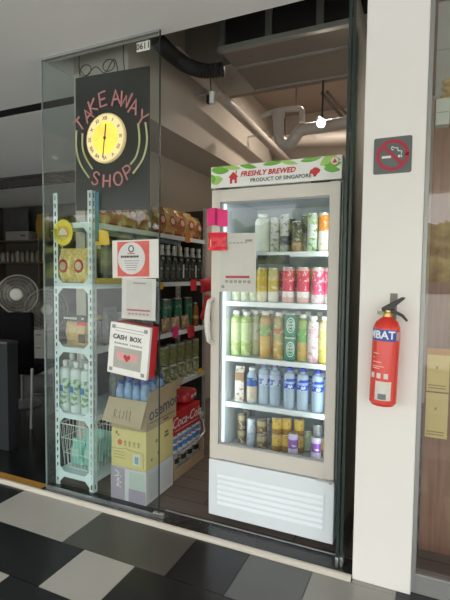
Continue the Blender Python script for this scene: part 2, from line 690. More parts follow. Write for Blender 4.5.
# shop front glass: the front pane with its rails, the return pane
gp = MB().box(-2.226, -1.366, YG - 0.005, YG + 0.005, 0.012, ZC - 0.012)
gpo = struct(gp.build('window_2', shop_glass))
struct(MB().box(-2.226, -1.366, YG - 0.009, YG + 0.009, ZC - 0.013, ZC - 0.001).build('top_rail', alu, gpo))
struct(MB().box(-2.226, -1.366, YG - 0.009, YG + 0.009, 0.003, 0.014).build('bottom_rail', steel, gpo))
struct(MB().box(-1.3655, -1.362, YG - 0.005, YG + 0.005, 0.012, ZC - 0.002).build('edge_strip', glass_edge, gpo))
struct(MB().box(-2.2295, -2.2262, YG - 0.005, YG + 0.005, 0.004, ZC - 0.002).build('edge_strip', mat('pale_glass_edge', (0.30, 0.38, 0.37), 0.2), gpo))
pf = MB()
pf.box(-1.40, -1.33, YG - 0.011, YG + 0.011, 0.003, 0.03)
struct(pf.build('corner_fitting', steel, gpo, bev=0.002))
gr_ = MB().box(-2.236, -2.227, YG + 0.006, 2.515, 0.004, ZC - 0.002)
struct(gr_.build('window_3', shop_glass))

# ================================================================== DOOR LEAVES (folded back beside the pillar)
for i, (x, who) in enumerate(((-0.352, 'beside the drinks cooler'), (-0.333, 'nearest the white pillar'))):
    d = thing('glass_door_leaf', 'frameless greenish glass door leaf folded inward, ' + who, 'door', (x, 0, 0), group='folded glass door leaves')
    y0 = 2.125 + 0.01 * i
    MB().box(-0.005, 0.005, y0 + 0.004, y0 + 0.62, 0.012, ZC - 0.02).build('pane', leaf_glass, d)
    MB().box(-0.006, 0.006, y0, y0 + 0.004, 0.012, ZC - 0.02).build('edge_strip', glass_edge, d)
    h = MB()
    h.box(-0.008, 0.008, y0 - 0.006, y0 + 0.05, 0.003, 0.05)
    h.build('bottom_fitting', steel, d, bev=0.003)
    MB().box(-0.008, 0.008, y0 - 0.004, y0 + 0.08, ZC - 0.03, ZC).build('top_fitting', mat('dark_fitting', (0.05, 0.05, 0.05), 0.4), d)

# ================================================================== DRINKS COOLER
FX0, FX1, FY = -1.099, -0.392, 2.24
FW = FX1 - FX0
fr = thing('drinks_cooler', 'tall white glass-door drinks cooler with green leaf sign on top', 'cooler', (FX0, FY, 0.0))
c = MB()
c.box(0.0, 0.045, 0.05, 0.66, 0.03, 1.99)
c.box(FW - 0.045, FW, 0.05, 0.66, 0.03, 1.99)
c.box(0.045, FW - 0.045, 0.62, 0.66, 0.03, 1.99)
c.box(0.045, FW - 0.045, 0.05, 0.62, 1.84, 1.99)
c.box(0.045, FW - 0.045, 0.05, 0.62, 0.03, 0.388)
c.build('cabinet_body', fridge_white, fr, bev=0.004)
li = MB()
li.box(0.0455, 0.052, 0.052, 0.615, 0.39, 1.838)
li.box(FW - 0.052, FW - 0.0455, 0.052, 0.615, 0.39, 1.838)
li.box(0.052, FW - 0.052, 0.607, 0.615, 0.39, 1.838)
li.build('inner_lining', fridge_in, fr)
b = MB()
b.box(0.0, FW, 0.0, 0.048, 0.036, 0.358)
b.build('base_panel', fridge_white, fr, bev=0.004)
lv = MB()
for k in range(6):
    z = 0.105 + k * 0.031
    v = [(0.055, -0.0005, z), (FW - 0.055, -0.0005, z), (FW - 0.055, -0.007, z + 0.004), (0.055, -0.007, z + 0.004),
         (FW - 0.055, -0.0005, z + 0.019), (0.055, -0.0005, z + 0.019)]
    lv.add(v, [(0, 1, 2, 3), (3, 2, 4, 5), (0, 3, 5), (1, 4, 2)])
lv.box(0.048, 0.052, -0.004, 0.0, 0.095, 0.29)
lv.box(FW - 0.052, FW - 0.048, -0.004, 0.0, 0.095, 0.29)
lv.build('louvre_grille', fridge_white, fr)
for x in (0.05, FW - 0.05):
    for y in (0.08, 0.58):
        f = MB()
        f.lathe([(0, 0.003), (0.02, 0.003), (0.022, 0.008), (0.014, 0.012), (0.014, 0.032), (0, 0.032)], 14, (x, y, 0))
        f.build('foot', black_metal, fr)
# the door
dz0, dz1 = 0.366, 1.866
gx0, gx1, gz0, gz1 = 0.052, FW - 0.052, 0.452, 1.798
dr = MB()
dr.box(0.004, gx0, 0.0, 0.045, dz0, dz1)
dr.box(gx1, FW - 0.004, 0.0, 0.045, dz0, dz1)
dr.box(gx0, gx1, 0.0, 0.045, dz0, gz0)
dr.box(gx0, gx1, 0.0, 0.045, gz1, dz1)
door = dr.build('door', fridge_frame, fr, bev=0.004)
MB().box(gx0 - 0.002, gx1 + 0.002, 0.012, 0.018, gz0 - 0.002, gz1 + 0.002).build('pane', door_glass, door)
gk = MB()
for (a, b_, c_, d_) in ((gx0, gx0 + 0.008, gz0, gz1), (gx1 - 0.008, gx1, gz0, gz1), (gx0, gx1, gz0, gz0 + 0.008), (gx0, gx1, gz1 - 0.008, gz1)):
    gk.box(a, b_, 0.006, 0.012, c_, d_)
gk.build('gasket', mat('grey_gasket', (0.34, 0.34, 0.34), 0.6), door)
hd = MB()
hd.tube([(0.018, 0.0, 1.27), (0.008, -0.026, 1.255), (0.002, -0.034, 1.20), (0.0, -0.036, 1.15), (0.002, -0.034, 1.09), (0.008, -0.026, 1.035), (0.018, 0.0, 1.02)], [0.012, 0.014, 0.016, 0.017, 0.016, 0.014, 0.012], 12)
hd.build('handle', mat('cream_handle', (0.72, 0.70, 0.66), 0.35), door)
hg = MB()
hg.box(FW - 0.09, FW - 0.002, -0.012, 0.03, 0.358, 0.368)
hg.lathe([(0.009, 0.352), (0.009, 0.374)], 12, (FW - 0.02, -0.004, 0))
hg.build('hinge', steel, door, bev=0.001)
hg2 = MB()
hg2.box(0.03, 0.10, -0.008, 0.02, 1.867, 1.872)
hg2.build('top_bracket', black_metal, fr)
MB().box(FW - 0.15, FW - 0.03, -0.008, 0.02, 1.867, 1.872).build('top_bracket', black_metal, fr)
# shelves of the cooler
SHZ = [1.528, 1.249, 0.930, 0.662]
for z in SHZ:
    s = MB()
    s.box(0.053, FW - 0.053, 0.112, 0.122, z - 0.024, z + 0.003)
    s.box(0.053, FW - 0.053, 0.59, 0.60, z - 0.012, z)
    for k in range(45):
        x = 0.062 + k * (FW - 0.124) / 44
        s.box(x - 0.0022, x + 0.0022, 0.122, 0.59, z - 0.005, z)
    s.build('shelf', mat('shelf_white', (0.82, 0.86, 0.90), 0.35, var=0.01), fr)
s = MB()
for k in range(40):
    x = 0.062 + k * (FW - 0.124) / 39
    s.box(x - 0.0022, x + 0.0022, 0.10, 0.60, 0.389, 0.394)
s.box(0.053, FW - 0.053, 0.10, 0.106, 0.389, 0.396)
s.build('floor_rack', mat('rack_white', (0.75, 0.78, 0.82), 0.35, var=0.01), fr)
MB().box(0.24, 0.42, 0.104, 0.1115, 1.462, 1.512).build('dark_strip', mat('strip_black', (0.03, 0.035, 0.04), 0.4), fr)  # plain dark strip under the front edge of the top shelf
# the cooler's own lamps: two LED sticks behind the door frame
led = mat('led_white', (0.9, 0.95, 1.0), 0.5, emit=(0.86, 0.95, 1.0), es=0.9)
for x, sg in ((0.060, 1), (FW - 0.060, -1)):
    MB().box(x - 0.005, x + 0.005, 0.056, 0.066, 0.44, 1.80).build('led_stick', led, fr)
    ld = bpy.data.lights.new('cooler_led', 'AREA')
    ld.shape = 'RECTANGLE'
    ld.size = 0.015
    ld.size_y = 1.34
    ld.energy = 0.75
    ld.color = (0.86, 0.95, 1.0)
    lo = bpy.data.objects.new('cooler_led', ld)
    COL.objects.link(lo)
    lo.parent = fr
    lo.location = (x + sg * 0.006, 0.072, 1.12)
    lo.rotation_euler = (Vector((sg * 0.6, 0.8, 0))).to_track_quat('-Z', 'Y').to_euler()
# sign on top
sg_ = MB().box(0.0, FW, -0.004, 0.049, 1.874, 1.99)
sign = sg_.build('header_sign', mat('sign_white', (0.80, 0.80, 0.79), 0.4, var=0.01), fr, bev=0.003)
gL = [mat('leaf_green', (0.16, 0.42, 0.05), 0.5), mat('leaf_light', (0.35, 0.58, 0.14), 0.5)]


def leaf(mb, x, z, ln, wd, ang, m=0, lay=0):
    p = []
    for k in range(9):
        t = k / 8
        p.append((t * ln, wd * math.sin(PI * t) ** 0.8))
    for k in range(7, 0, -1):
        t = k / 8
        p.append((t * ln, -wd * 0.8 * math.sin(PI * t) ** 0.8))
    ca, sa = math.cos(ang), math.sin(ang)
    zc = 1.9885
    poly = []
    for a, b_ in p:
        X_, Z_ = x + a * ca - b_ * sa, z + a * sa + b_ * ca
        poly.append((max(0.003, min(FW - 0.003, X_)), max(1.877, min(zc, Z_))))
    keep = [poly[0]]
    for p_ in poly[1:]:
        if math.hypot(p_[0] - keep[-1][0], p_[1] - keep[-1][1]) > 0.0012 and math.hypot(p_[0] - keep[0][0], p_[1] - keep[0][1]) > 0.0012:
            keep.append(p_)
    mb.prism(keep, 0.0043, 0.0052 + 0.00012 * lay, FACE_Y, m)


lf = MB()
LAY = 0
for a in ((0.0, 1.975, 0.11, 0.026, -0.12, 0), (0.0, 1.905, 0.075, 0.026, 0.25, 1), (0.60, 1.955, 0.10, 0.03, 0.12, 0), (0.0, 1.93, 0.06, 0.02, -0.5, 1), (0.005, 1.95, 0.05, 0.018, -1.3, 0), (0.07, 1.985, 0.11, 0.014, -0.15, 1),
          (0.17, 1.985, 0.10, 0.014, -0.2, 0), (0.30, 1.975, 0.12, 0.015, 0.1, 0), (0.39, 1.985, 0.10, 0.012, -0.2, 1), (0.50, 1.975, 0.11, 0.015, 0.1, 0),
          (0.60, 1.945, 0.09, 0.022, 0.6, 1), (0.62, 1.925, 0.08, 0.016, -0.1, 0), (0.62, 1.93, 0.09, 0.015, 0.25, 0)):
    leaf(lf, *a, LAY)
    LAY += 1
lf.build('leaf_print', gL, sign)
hs = MB()
for p in ([(0.115, 1.893), (0.115, 1.925), (0.105, 1.925), (0.135, 1.955), (0.165, 1.925), (0.155, 1.925), (0.155, 1.893), (0.142, 1.893), (0.142, 1.912), (0.128, 1.912), (0.128, 1.893)],
          [(0.148, 1.945), (0.148, 1.96), (0.154, 1.96), (0.154, 1.94)]):
    hs.prism(p, 0.0045, 0.0062, FACE_Y)
hs.build('house_emblem', red_ink, sign)
text('FRESHLY BREWED', 0.0365, T(0.325, -0.0056, 1.937) @ FACE_Y, red_ink, sign, shear=0.25, bold=0.0012, space=1.02)
text('PRODUCT OF SINGAPORE', 0.0275, T(0.395, -0.0056, 1.901) @ FACE_Y, mat('ink_print', (0.05, 0.04, 0.045), 0.5), sign, bold=0.0004)
mp_ = MB()
mp_.prism([(0.548, 1.916), (0.553, 1.928), (0.562, 1.932), (0.575, 1.940), (0.590, 1.936), (0.602, 1.926), (0.598, 1.914), (0.586, 1.906), (0.580, 1.894), (0.570, 1.894), (0.566, 1.906)], 0.0045, 0.0062, FACE_Y)
mp_.build('map_emblem', red_ink, sign)
ce = MB()
ce.prism([(0.672 + 0.018 * math.cos(a * PI / 12), 1.962 + 0.018 * math.sin(a * PI / 12)) for a in range(24)], 0.006, 0.0074, FACE_Y, 0)
ce.prism([(0.660, 1.953), (0.672, 1.975), (0.684, 1.953)], 0.0075, 0.0079, FACE_Y, 1)
ce.build('round_emblem', [mat('pale_pink', (0.85, 0.62, 0.60), 0.5), red_ink], sign)

# ---- paper and cards on the cooler
qs = thing('payment_sheet', 'clear-sleeved white payment sheet with red strip on the cooler door', 'sheet', (-0.935, FY - 0.0035, 1.468))
MB().box(-0.106, 0.106, -0.0015, 0.0, -0.158, 0.158).build('plastic_sleeve', mat('sleeve', (0.62, 0.62, 0.58), 0.3), qs)
MB().box(-0.099, 0.099, -0.0027, -0.0017, -0.15, 0.15).build('sheet', mat('sheet_grey', (0.60, 0.59, 0.55), 0.5), qs)
m_ = MB()
m_.box(-0.068, 0.072, -0.0036, -0.0029, -0.083, -0.070)
m_.build('red_strip', mat('dark_red_print', (0.42, 0.05, 0.08), 0.5), qs)
m_ = MB()
for k in range(6):
    m_.box(-0.07 + k * 0.026, -0.052 + k * 0.026, -0.0036, -0.0029, -0.108 - 0.002 * (k % 2), -0.094)
for k in range(5):
    m_.box(-0.05 + k * 0.022, -0.034 + k * 0.022, -0.0036, -0.0029, 0.104, 0.110)
m_.box(0.045, 0.085, -0.0036, -0.0029, 0.112, 0.124)
m_.box(-0.092, -0.075, -0.0036, -0.0029, -0.138, -0.122)
m_.build('small_print', ink_grey, qs)
pk = MB()
W_, H_ = 0.125, 0.092
for k in range(8):
    a, b_ = k / 8, (k + 1) / 8
    z = lambda t: 0.006 * math.sin(t * 5)
    y = lambda t: -0.012 + 0.008 * math.cos(t * 6)
    pk.add([(a * W_, y(a), z(a)), (b_ * W_, y(b_), z(b_)), (b_ * W_, y(b_) - 0.004, z(b_) + H_), (a * W_, y(a) - 0.004, z(a) + H_),
            (a * W_, y(a) + 0.0015, z(a)), (b_ * W_, y(b_) + 0.0015, z(b_)), (b_ * W_, y(b_) - 0.0025, z(b_) + H_), (a * W_, y(a) - 0.0025, z(a) + H_)],
           [(0, 1, 2, 3), (7, 6, 5, 4), (0, 4, 5, 1), (3, 2, 6, 7), (0, 3, 7, 4), (1, 5, 6, 2)])
tag(pk.build('pink_card', pink_card, loc=(-1.118, FY - 0.004, 1.668)), 'curled magenta card taped across the edge of the cooler door', 'card')
rk = thing('red_packet', 'crumpled glossy red packet taped below the magenta card on the cooler', 'packet', (-1.107, FY - 0.003, 1.535))
p = MB()
p.x = T(0.058, -0.014, 0)
p.pillow(0.115, 0.022, 0.098, wob=0.006)
p.build('pouch', mat('red_foil', (0.80, 0.03, 0.06), 0.25), rk)
MB().box(0.020, 0.026, -0.028, -0.0265, 0.02, 0.06).build('gold_mark', mat('gold_print', (0.85, 0.45, 0.15), 0.4), rk)

# ---------------------------------------------------------------- drinks in the cooler
FRONT = 2.42


def make_can(r, h, body, label, cat='can', name='drink_can', loc=(0, 0, 0), group=None):
    t = thing(name, label, cat, loc, group=group)
    MB().lathe([(0, 0), (r * 0.80, 0), (r * 0.86, h * 0.012), (r, h * 0.05), (r, h * 0.93), (r * 0.88, h * 0.975)], 20).build('can_body', body, t)
    MB().lathe([(r * 0.88, h * 0.974), (r * 0.90, h * 0.985), (r * 0.88, h), (r * 0.82, h * 0.992), (0, h * 0.985)], 20).build('can_end', can_lid, t)
    return t


def make_bottle(r, h, body, label_m, cap, label, name='drink_bottle', cat='bottle', loc=(0, 0, 0), lab=(0.28, 0.66), group=None, cap_h=0.075, neck=0.42, shoulder=0.74):
    t = thing(name, label, cat, loc, group=group)
    prof = [(0, 0), (r * 0.85, 0), (r, h * 0.04), (r * 0.97, h * 0.15), (r, h * 0.2), (r, h * shoulder), (r * 0.86, h * (shoulder + 0.07)), (r * neck, h * (0.995 - cap_h - 0.025)), (r * neck, h * (1 - cap_h))]
    MB().lathe(prof, 20).build('bottle_body', body, t)
    if label_m:
        MB().lathe([(r * 1.0, h * lab[0]), (r * 1.02, h * lab[0]), (r * 1.02, h * lab[1]), (r * 1.0, h * lab[1])], 20).build('wrapper', label_m, t)
    MB().lathe([(0, h), (r * neck * 1.1, h), (r * neck * 1.2, h * 0.99), (r * neck * 1.2, h * (1 - cap_h)), (0, h * (1 - cap_h))], 16).build('cap', cap, t)
    return t


def px_x(px, y, Y=FRONT):
    return at(px, y, Y=Y).x


cap_white = mat('cap_white', (0.85, 0.85, 0.83), 0.4, var=0.02)
cap_blue = mat('cap_blue', (0.02, 0.06, 0.55), 0.35)
cap_purple = mat('cap_lilac', (0.28, 0.24, 0.50), 0.4)
water = mat('clear_water', (0.42, 0.53, 0.66), 0.12, var=0.15, scale=40)

# top shelf
zA = SHZ[0] + 0.003
YF = 2.40
make_bottle(0.046, 0.215, mat('cloudy_plastic', (0.72, 0.74, 0.68), 0.4), None, cap_white, 'large cloudy white bottle, nearest the payment sheet on the top cooler shelf', loc=(px_x(262, 240, YF), YF + 0.02, zA), name='milk_bottle', neck=0.6, shoulder=0.8)
aA = [(275, 0.190, 0.026, [(0, (0.45, 0.45, 0.44)), (0.4, (0.55, 0.55, 0.55))], (0.2, 0.2, 0.2), 'slim plain grey can beside the cloudy bottle on the top cooler shelf'),
      (285, 0.205, 0.027, [(0, (0.35, 0.36, 0.36)), (0.18, (0.05, 0.06, 0.06)), (0.42, (0.52, 0.52, 0.52))], (0.2, 0.2, 0.22), 'tall grey can with a black lower block on the top cooler shelf'),
      (297, 0.165, 0.028, [(0, (0.45, 0.22, 0.10)), (0.3, (0.06, 0.06, 0.05))], (0.35, 0.33, 0.25), 'dark can with a brown floral base on the top cooler shelf'),
      (303.5, 0.205, 0.024, [(0, (0.25, 0.26, 0.26)), (0.5, (0.12, 0.13, 0.13))], (0.4, 0.4, 0.4), 'dark slim can behind the white and green can on the top cooler shelf'),
      (312.5, 0.205, 0.028, [(0, (0.60, 0.70, 0.55)), (0.35, (0.80, 0.82, 0.80)), (0.7, (0.55, 0.66, 0.50))], (0.20, 0.42, 0.10), 'white can with green leaf art on the top cooler shelf'),
      (324, 0.205, 0.029, [(0, (0.80, 0.78, 0.74)), (0.52, (0.85, 0.25, 0.02)), (0.93, (0.8, 0.75, 0.7))], (0.86, 0.55, 0.35), 'orange-topped white can at the hinge end of the top cooler shelf')]
for i, (px, h, r, st, art, lab) in enumerate(aA):
    bm_ = bands('shelf_can_print_%d' % i, st, h, art=art, art_scale=50)
    make_can(r, h, bm_, lab, loc=(px_x(px, 235, YF), YF + (0.05 if i == 3 else 0), zA))

for k, (px, m_i) in enumerate(((270, 0), (280, 3), (291, 2), (305, 4), (318, 3))):
    make_can(0.026, 0.20, _MC['shelf_can_print_%d' % m_i], 'can in the rear row of the top cooler shelf, %s from the handle side' % ORD[k], loc=(px_x(px, 230, 2.53), 2.53, zA), group='rear row of the top cooler shelf')
# second shelf
zB = SHZ[1] + 0.003
can_y = bands('yellow_can_print', [(0, (0.80, 0.72, 0.55)), (0.28, (0.75, 0.48, 0.02)), (0.8, (0.72, 0.52, 0.10))], 0.195, art=(0.78, 0.62, 0.30), art_scale=40)
can_yg = bands('pale_yellow_can_print', [(0, (0.75, 0.72, 0.62)), (0.30, (0.68, 0.50, 0.06)), (0.62, (0.70, 0.58, 0.25))], 0.195, art=(0.75, 0.72, 0.6), art_scale=40)
can_p = bands('pink_can_print', [(0, (0.80, 0.45, 0.42)), (0.16, (0.85, 0.80, 0.76)), (0.32, (0.75, 0.06, 0.12)), (0.9, (0.80, 0.5, 0.5))], 0.195, art=(0.86, 0.50, 0.50), art_scale=45, art_cut=0.6)
can_p2 = bands('rose_can_print', [(0, (0.84, 0.78, 0.74)), (0.25, (0.80, 0.10, 0.22)), (0.9, (0.80, 0.55, 0.55))], 0.195, art=(0.84, 0.55, 0.60), art_scale=45, art_cut=0.56)
can_g = bands('pale_green_can_print', [(0, (0.60, 0.66, 0.45)), (0.6, (0.68, 0.72, 0.55))], 0.195, art=(0.75, 0.76, 0.66), art_scale=45)
for k, px in enumerate((236, 244.5, 253.5)):
    make_can(0.0265, 0.185, can_g, ORD[k] + ' pale green can from the handle side, behind the payment sheet', loc=(px_x(px, 296, 2.42), 2.43, zB), group='pale green cans behind the payment sheet')
lb = [(262.5, can_y, 'bright yellow can with white base on the second cooler shelf'), (273.5, can_yg, 'paler yellow and white can beside the pink ones in the cooler')]
for px, m_, lab in lb:
    make_can(0.0305, 0.192, m_, lab, loc=(px_x(px, 286, 2.41), 2.41, zB))
for k, (px, m_, y) in enumerate(((288.5, can_p, 2.41), (303.3, can_p, 2.41), (318, can_p2, 2.41), (329.3, can_p2, 2.44))):
    make_can(0.0345 if k < 3 else 0.03, 0.196, m_, '%s pink and white can counting from the yellow ones in the cooler' % ORD[k], loc=(px_x(px, 286, y), y, zB), group='pink cans in the cooler')
make_can(0.028, 0.19, can_y, 'yellow can peeping between two pink cans in the cooler', loc=(px_x(311, 286, 2.48), 2.485, zB))

for k, (px, m_) in enumerate(((268, can_y), (281, can_p), (296, can_p), (325, can_p2))):
    make_can(0.0300, 0.19, m_, 'can in the rear row of the pink and yellow shelf, %s from the handle side' % ORD[k], loc=(px_x(px, 280, 2.56), 2.56, zB), group='rear row of pink and yellow cans')
# third shelf: tea bottles and a stack of two beer cans
zC = SHZ[2] + 0.003
tea_g = bands('green_tea_print', [(0, (0.30, 0.42, 0.10)), (0.12, (0.36, 0.50, 0.14)), (0.34, (0.50, 0.60, 0.28)), (0.74, (0.34, 0.46, 0.13))], 0.262, rough=0.2, art=(0.55, 0.62, 0.34), art_scale=38)
tea_p = bands('pale_tea_print', [(0, (0.52, 0.50, 0.28)), (0.30, (0.62, 0.62, 0.45)), (0.74, (0.46, 0.50, 0.26))], 0.262, rough=0.2, art=(0.40, 0.48, 0.22), art_scale=38)
tea_a = bands('amber_tea_print', [(0, (0.50, 0.24, 0.03)), (0.08, (0.62, 0.34, 0.05)), (0.48, (0.20, 0.34, 0.08)), (0.72, (0.45, 0.26, 0.06))], 0.262, rough=0.2, art=(0.45, 0.42, 0.12), art_scale=36)
tea_b = bands('amber_red_print', [(0, (0.52, 0.26, 0.04)), (0.08, (0.60, 0.36, 0.07)), (0.42, (0.36, 0.36, 0.10)), (0.55, (0.55, 0.12, 0.06)), (0.66, (0.40, 0.32, 0.10))], 0.262, rough=0.2, art=(0.62, 0.55, 0.25), art_scale=36)
tea_o = bands('orange_green_print', [(0, (0.62, 0.34, 0.05)), (0.42, (0.10, 0.34, 0.05)), (0.72, (0.25, 0.38, 0.08))], 0.25, rough=0.2, art=(0.30, 0.45, 0.15), art_scale=36)
milk_p = bands('pink_white_print', [(0, (0.74, 0.50, 0.55)), (0.08, (0.80, 0.70, 0.72)), (0.62, (0.74, 0.52, 0.60)), (0.74, (0.8, 0.74, 0.72))], 0.25, rough=0.25, art=(0.68, 0.35, 0.42), art_scale=40)
yel_p = bands('lemon_print', [(0, (0.72, 0.55, 0.10)), (0.3, (0.80, 0.70, 0.22)), (0.70, (0.75, 0.66, 0.35))], 0.25, rough=0.25, art=(0.55, 0.60, 0.15), art_scale=40)
cc = [(236.5, tea_g, 0.262, 2.40, 'green tea bottle with white cap, closest to the cooler door handle'),
      (246.5, tea_g, 0.258, 2.41, 'green tea bottle with white cap, second from the handle side'),
      (255.5, tea_p, 0.262, 2.465, 'pale yellow-green tea bottle set back behind the green ones'),
      (265.5, tea_a, 0.266, 2.40, 'amber tea bottle with dark green upper label and white cap'),
      (279.0, tea_b, 0.262, 2.41, 'amber tea bottle with reddish label, beside the stacked beer cans'),
      (303.0, tea_o, 0.258, 2.41, 'orange drink bottle with bright green label in the cooler'),
      (313.5, milk_p, 0.252, 2.40, 'pink and white printed bottle beside the lemon one'),
      (325.0, yel_p, 0.252, 2.40, 'lemon yellow bottle at the hinge end of the third shelf')]
for px, m_, h, y, lab in cc:
    make_bottle(0.0325, h, m_, None, cap_white, lab, loc=(px_x(px, 335, y), y, zC), name='tea_bottle', neck=0.52, shoulder=0.79)
for k, (px, m_) in enumerate(((244.5, tea_g), (252.5, tea_p), (260.6, tea_g), (271, tea_a), (284, tea_b), (297, tea_o), (308, milk_p), (319, yel_p))):
    make_bottle(0.0285, 0.262, m_, None, cap_white, 'white-capped bottle in the rear row of the tea shelf, %s from the handle side' % ORD[k], loc=(px_x(px, 320, 2.53), 2.53 + 0.012 * (k % 2), zC), name='tea_bottle', neck=0.5, shoulder=0.78, group='rear row of tea bottles')
beer = bands('beer_can_print', [(0, (0.01, 0.14, 0.07)), (0.08, (0.01, 0.19, 0.10)), (0.93, (0.5, 0.55, 0.5))], 0.132, rough=0.3, metal=0.2)
for k in range(2):
    x = px_x(290.3, 340, 2.385)
    t = make_can(0.0335, 0.132, beer, ('lower' if k == 0 else 'upper') + ' dark green beer can with white ring, of the stacked pair', loc=(x, 2.385, zC + 0.001 + 0.132 * k), group='stacked green beer cans')
    e = MB()
    for (rx, rz, tt) in ((0.024, 0.042, 0.004), (0.017, 0.028, 0.003)):
        n = 24
        for q in range(n):
            a0, a1 = 2 * PI * q / n, 2 * PI * (q + 1) / n
            vv = []
            for a, s_ in ((a0, 0), (a1, 0), (a1, tt), (a0, tt)):
                th = (rx - s_) * math.cos(a) / 0.0335
                vv.append((0.0339 * math.sin(th + 0.3), -0.0339 * math.cos(th + 0.3), 0.066 + (rz - s_) * math.sin(a)))
            e.add(vv, [(0, 1, 2, 3)])
    for th in (-0.25, 0.0, 0.25):
        for s_ in (-0.012, 0.004):
            e.add([(0.034 * math.sin(th + 0.3 + d), -0.034 * math.cos(th + 0.3 + d), 0.066 + z) for d, z in ((-0.06, s_), (0.06, s_), (0.06, s_ + 0.01), (-0.06, s_ + 0.01))], [(0, 1, 2, 3)])
    e.build('ring_emblem', mat('emblem_white', (0.75, 0.8, 0.76), 0.5), t)

# fourth shelf
zD = SHZ[3] + 0.003
carton_m = bands('carton_print', [(0, (0.70, 0.66, 0.60)), (0.2, (0.74, 0.70, 0.66)), (0.62, (0.36, 0.22, 0.12)), (0.85, (0.72, 0.68, 0.62))], 0.20, art=(0.42, 0.24, 0.14), art_scale=45, art_cut=0.6)
t = thing('drink_carton', 'white and brown milk carton at the handle end of the fourth shelf', 'carton', (px_x(239.5, 390, 2.40), 2.41, zD), (0, 0, R(10)))
cb = MB()
cb.box(-0.026, 0.026, -0.026, 0.026, 0, 0.165)
cb.add([(-0.026, -0.026, 0.165), (0.026, -0.026, 0.165), (0.026, 0.026, 0.165), (-0.026, 0.026, 0.165), (-0.026, 0, 0.195), (0.026, 0, 0.195)], [(0, 1, 5, 4), (2, 3, 4, 5), (1, 2, 5), (0, 4, 3)])
cb.box(-0.026, 0.026, -0.001, 0.001, 0.194, 0.205)
cb.build('carton_body', carton_m, t)
make_bottle(0.031, 0.205, water, bands('blue_cream_print', [(0, (0.66, 0.55, 0.42)), (0.30, (0.70, 0.60, 0.45)), (0.48, (0.02, 0.10, 0.42))], 0.205, art=(0.7, 0.66, 0.6), art_scale=40, art_cut=0.62), cap_white, 'squat bottle with blue and cream label beside the carton', loc=(px_x(251.5, 395, 2.40), 2.41, zD), lab=(0.05, 0.72), neck=0.55)
wlab = bands('water_print', [(0, (0.35, 0.50, 0.75)), (0.50, (0.01, 0.06, 0.50)), (0.62, (0.30, 0.45, 0.80)), (0.68, (0.01, 0.07, 0.52))], 0.225, art=(0.62, 0.70, 0.9), art_scale=55, art_cut=0.6)
wlab2 = bands('water_pale_print', [(0, (0.50, 0.60, 0.72)), (0.50, (0.10, 0.20, 0.50)), (0.66, (0.50, 0.58, 0.80))], 0.225, art=(0.62, 0.68, 0.84), art_scale=55, art_cut=0.55)
wb = [(264, cap_purple, wlab2, 2.42), (275, cap_purple, wlab2, 2.42), (289.5, cap_blue, wlab, 2.40), (302.5, cap_blue, wlab, 2.40), (317.5, cap_blue, wlab, 2.40)]
for k, (px, cp_, lm, y) in enumerate(wb):
    lab = '%s water bottle with %s cap counting from the handle side' % (ORD[k if k < 2 else k - 2], 'lilac' if k < 2 else 'blue')
    make_bottle(0.0325, 0.228, water, lm, cp_, lab, loc=(px_x(px, 395, y), y, zD), name='water_bottle', lab=(0.48, 0.74), shoulder=0.78, group='water bottles with lilac caps' if k < 2 else 'water bottles with blue caps')
for k, px in enumerate((270, 283, 296, 310, 323)):
    make_bottle(0.031, 0.222, water, wlab2 if k < 2 else wlab, cap_purple if k < 2 else cap_blue, 'water bottle in the rear row of the cooler, %s from the handle side' % ORD[k], loc=(px_x(px, 385, 2.54), 2.54, zD), name='water_bottle', lab=(0.48, 0.74), shoulder=0.78, group='rear row of water bottles')

# cooler floor
zE = 0.3965
gold = bands('gold_can_print', [(0, (0.40, 0.24, 0.05)), (0.35, (0.80, 0.56, 0.12)), (0.8, (0.75, 0.54, 0.16))], 0.10, rough=0.3, metal=0.3, art=(0.42, 0.14, 0.03), art_scale=55)
brown = bands('brown_can_print', [(0, (0.25, 0.17, 0.08)), (0.45, (0.52, 0.42, 0.24)), (0.75, (0.22, 0.16, 0.10))], 0.10, rough=0.3, metal=0.3, art=(0.55, 0.5, 0.4), art_scale=55)
silver = bands('silver_blue_print', [(0, (0.50, 0.56, 0.66)), (0.5, (0.60, 0.65, 0.74))], 0.168, rough=0.3, metal=0.3, art=(0.35, 0.42, 0.60), art_scale=40)
purple = bands('purple_can_print', [(0, (0.52, 0.48, 0.60)), (0.42, (0.20, 0.06, 0.34)), (0.78, (0.48, 0.40, 0.62))], 0.135, rough=0.3, metal=0.2, art=(0.6, 0.56, 0.7), art_scale=45, art_cut=0.6)
dark_m = bands('dark_can_print', [(0, (0.16, 0.17, 0.17)), (0.6, (0.34, 0.35, 0.36))], 0.165, rough=0.3, metal=0.3, art=(0.45, 0.45, 0.45))
gcan = bands('pale_leaf_print', [(0, (0.40, 0.50, 0.34)), (0.7, (0.50, 0.58, 0.42))], 0.12, rough=0.3, art=(0.3, 0.42, 0.24))
YE = 2.43
for k in range(2):
    make_can(0.027, 0.092, brown, ('lower' if k == 0 else 'upper') + ' brown patterned can, stacked at the handle end of the cooler floor', loc=(px_x(242, 425, YE + 0.03), YE + 0.03, zE + 0.092 * k), group='brown patterned stacked cans')
make_can(0.027, 0.168, silver, 'tall silver-blue can standing on the cooler floor', loc=(px_x(251.5, 425, YE), YE, zE))
for k in range(2):
    make_can(0.030, 0.088, brown, ('lower' if k == 0 else 'upper') + ' brown and cream can beside the tall silver-blue can', loc=(px_x(262, 425, YE), YE, zE + 0.088 * k), group='brown and cream stacked cans')
make_can(0.026, 0.165, silver, 'silver can behind the brown and cream pair', loc=(px_x(268, 425, YE + 0.07), YE + 0.07, zE))
k = 0
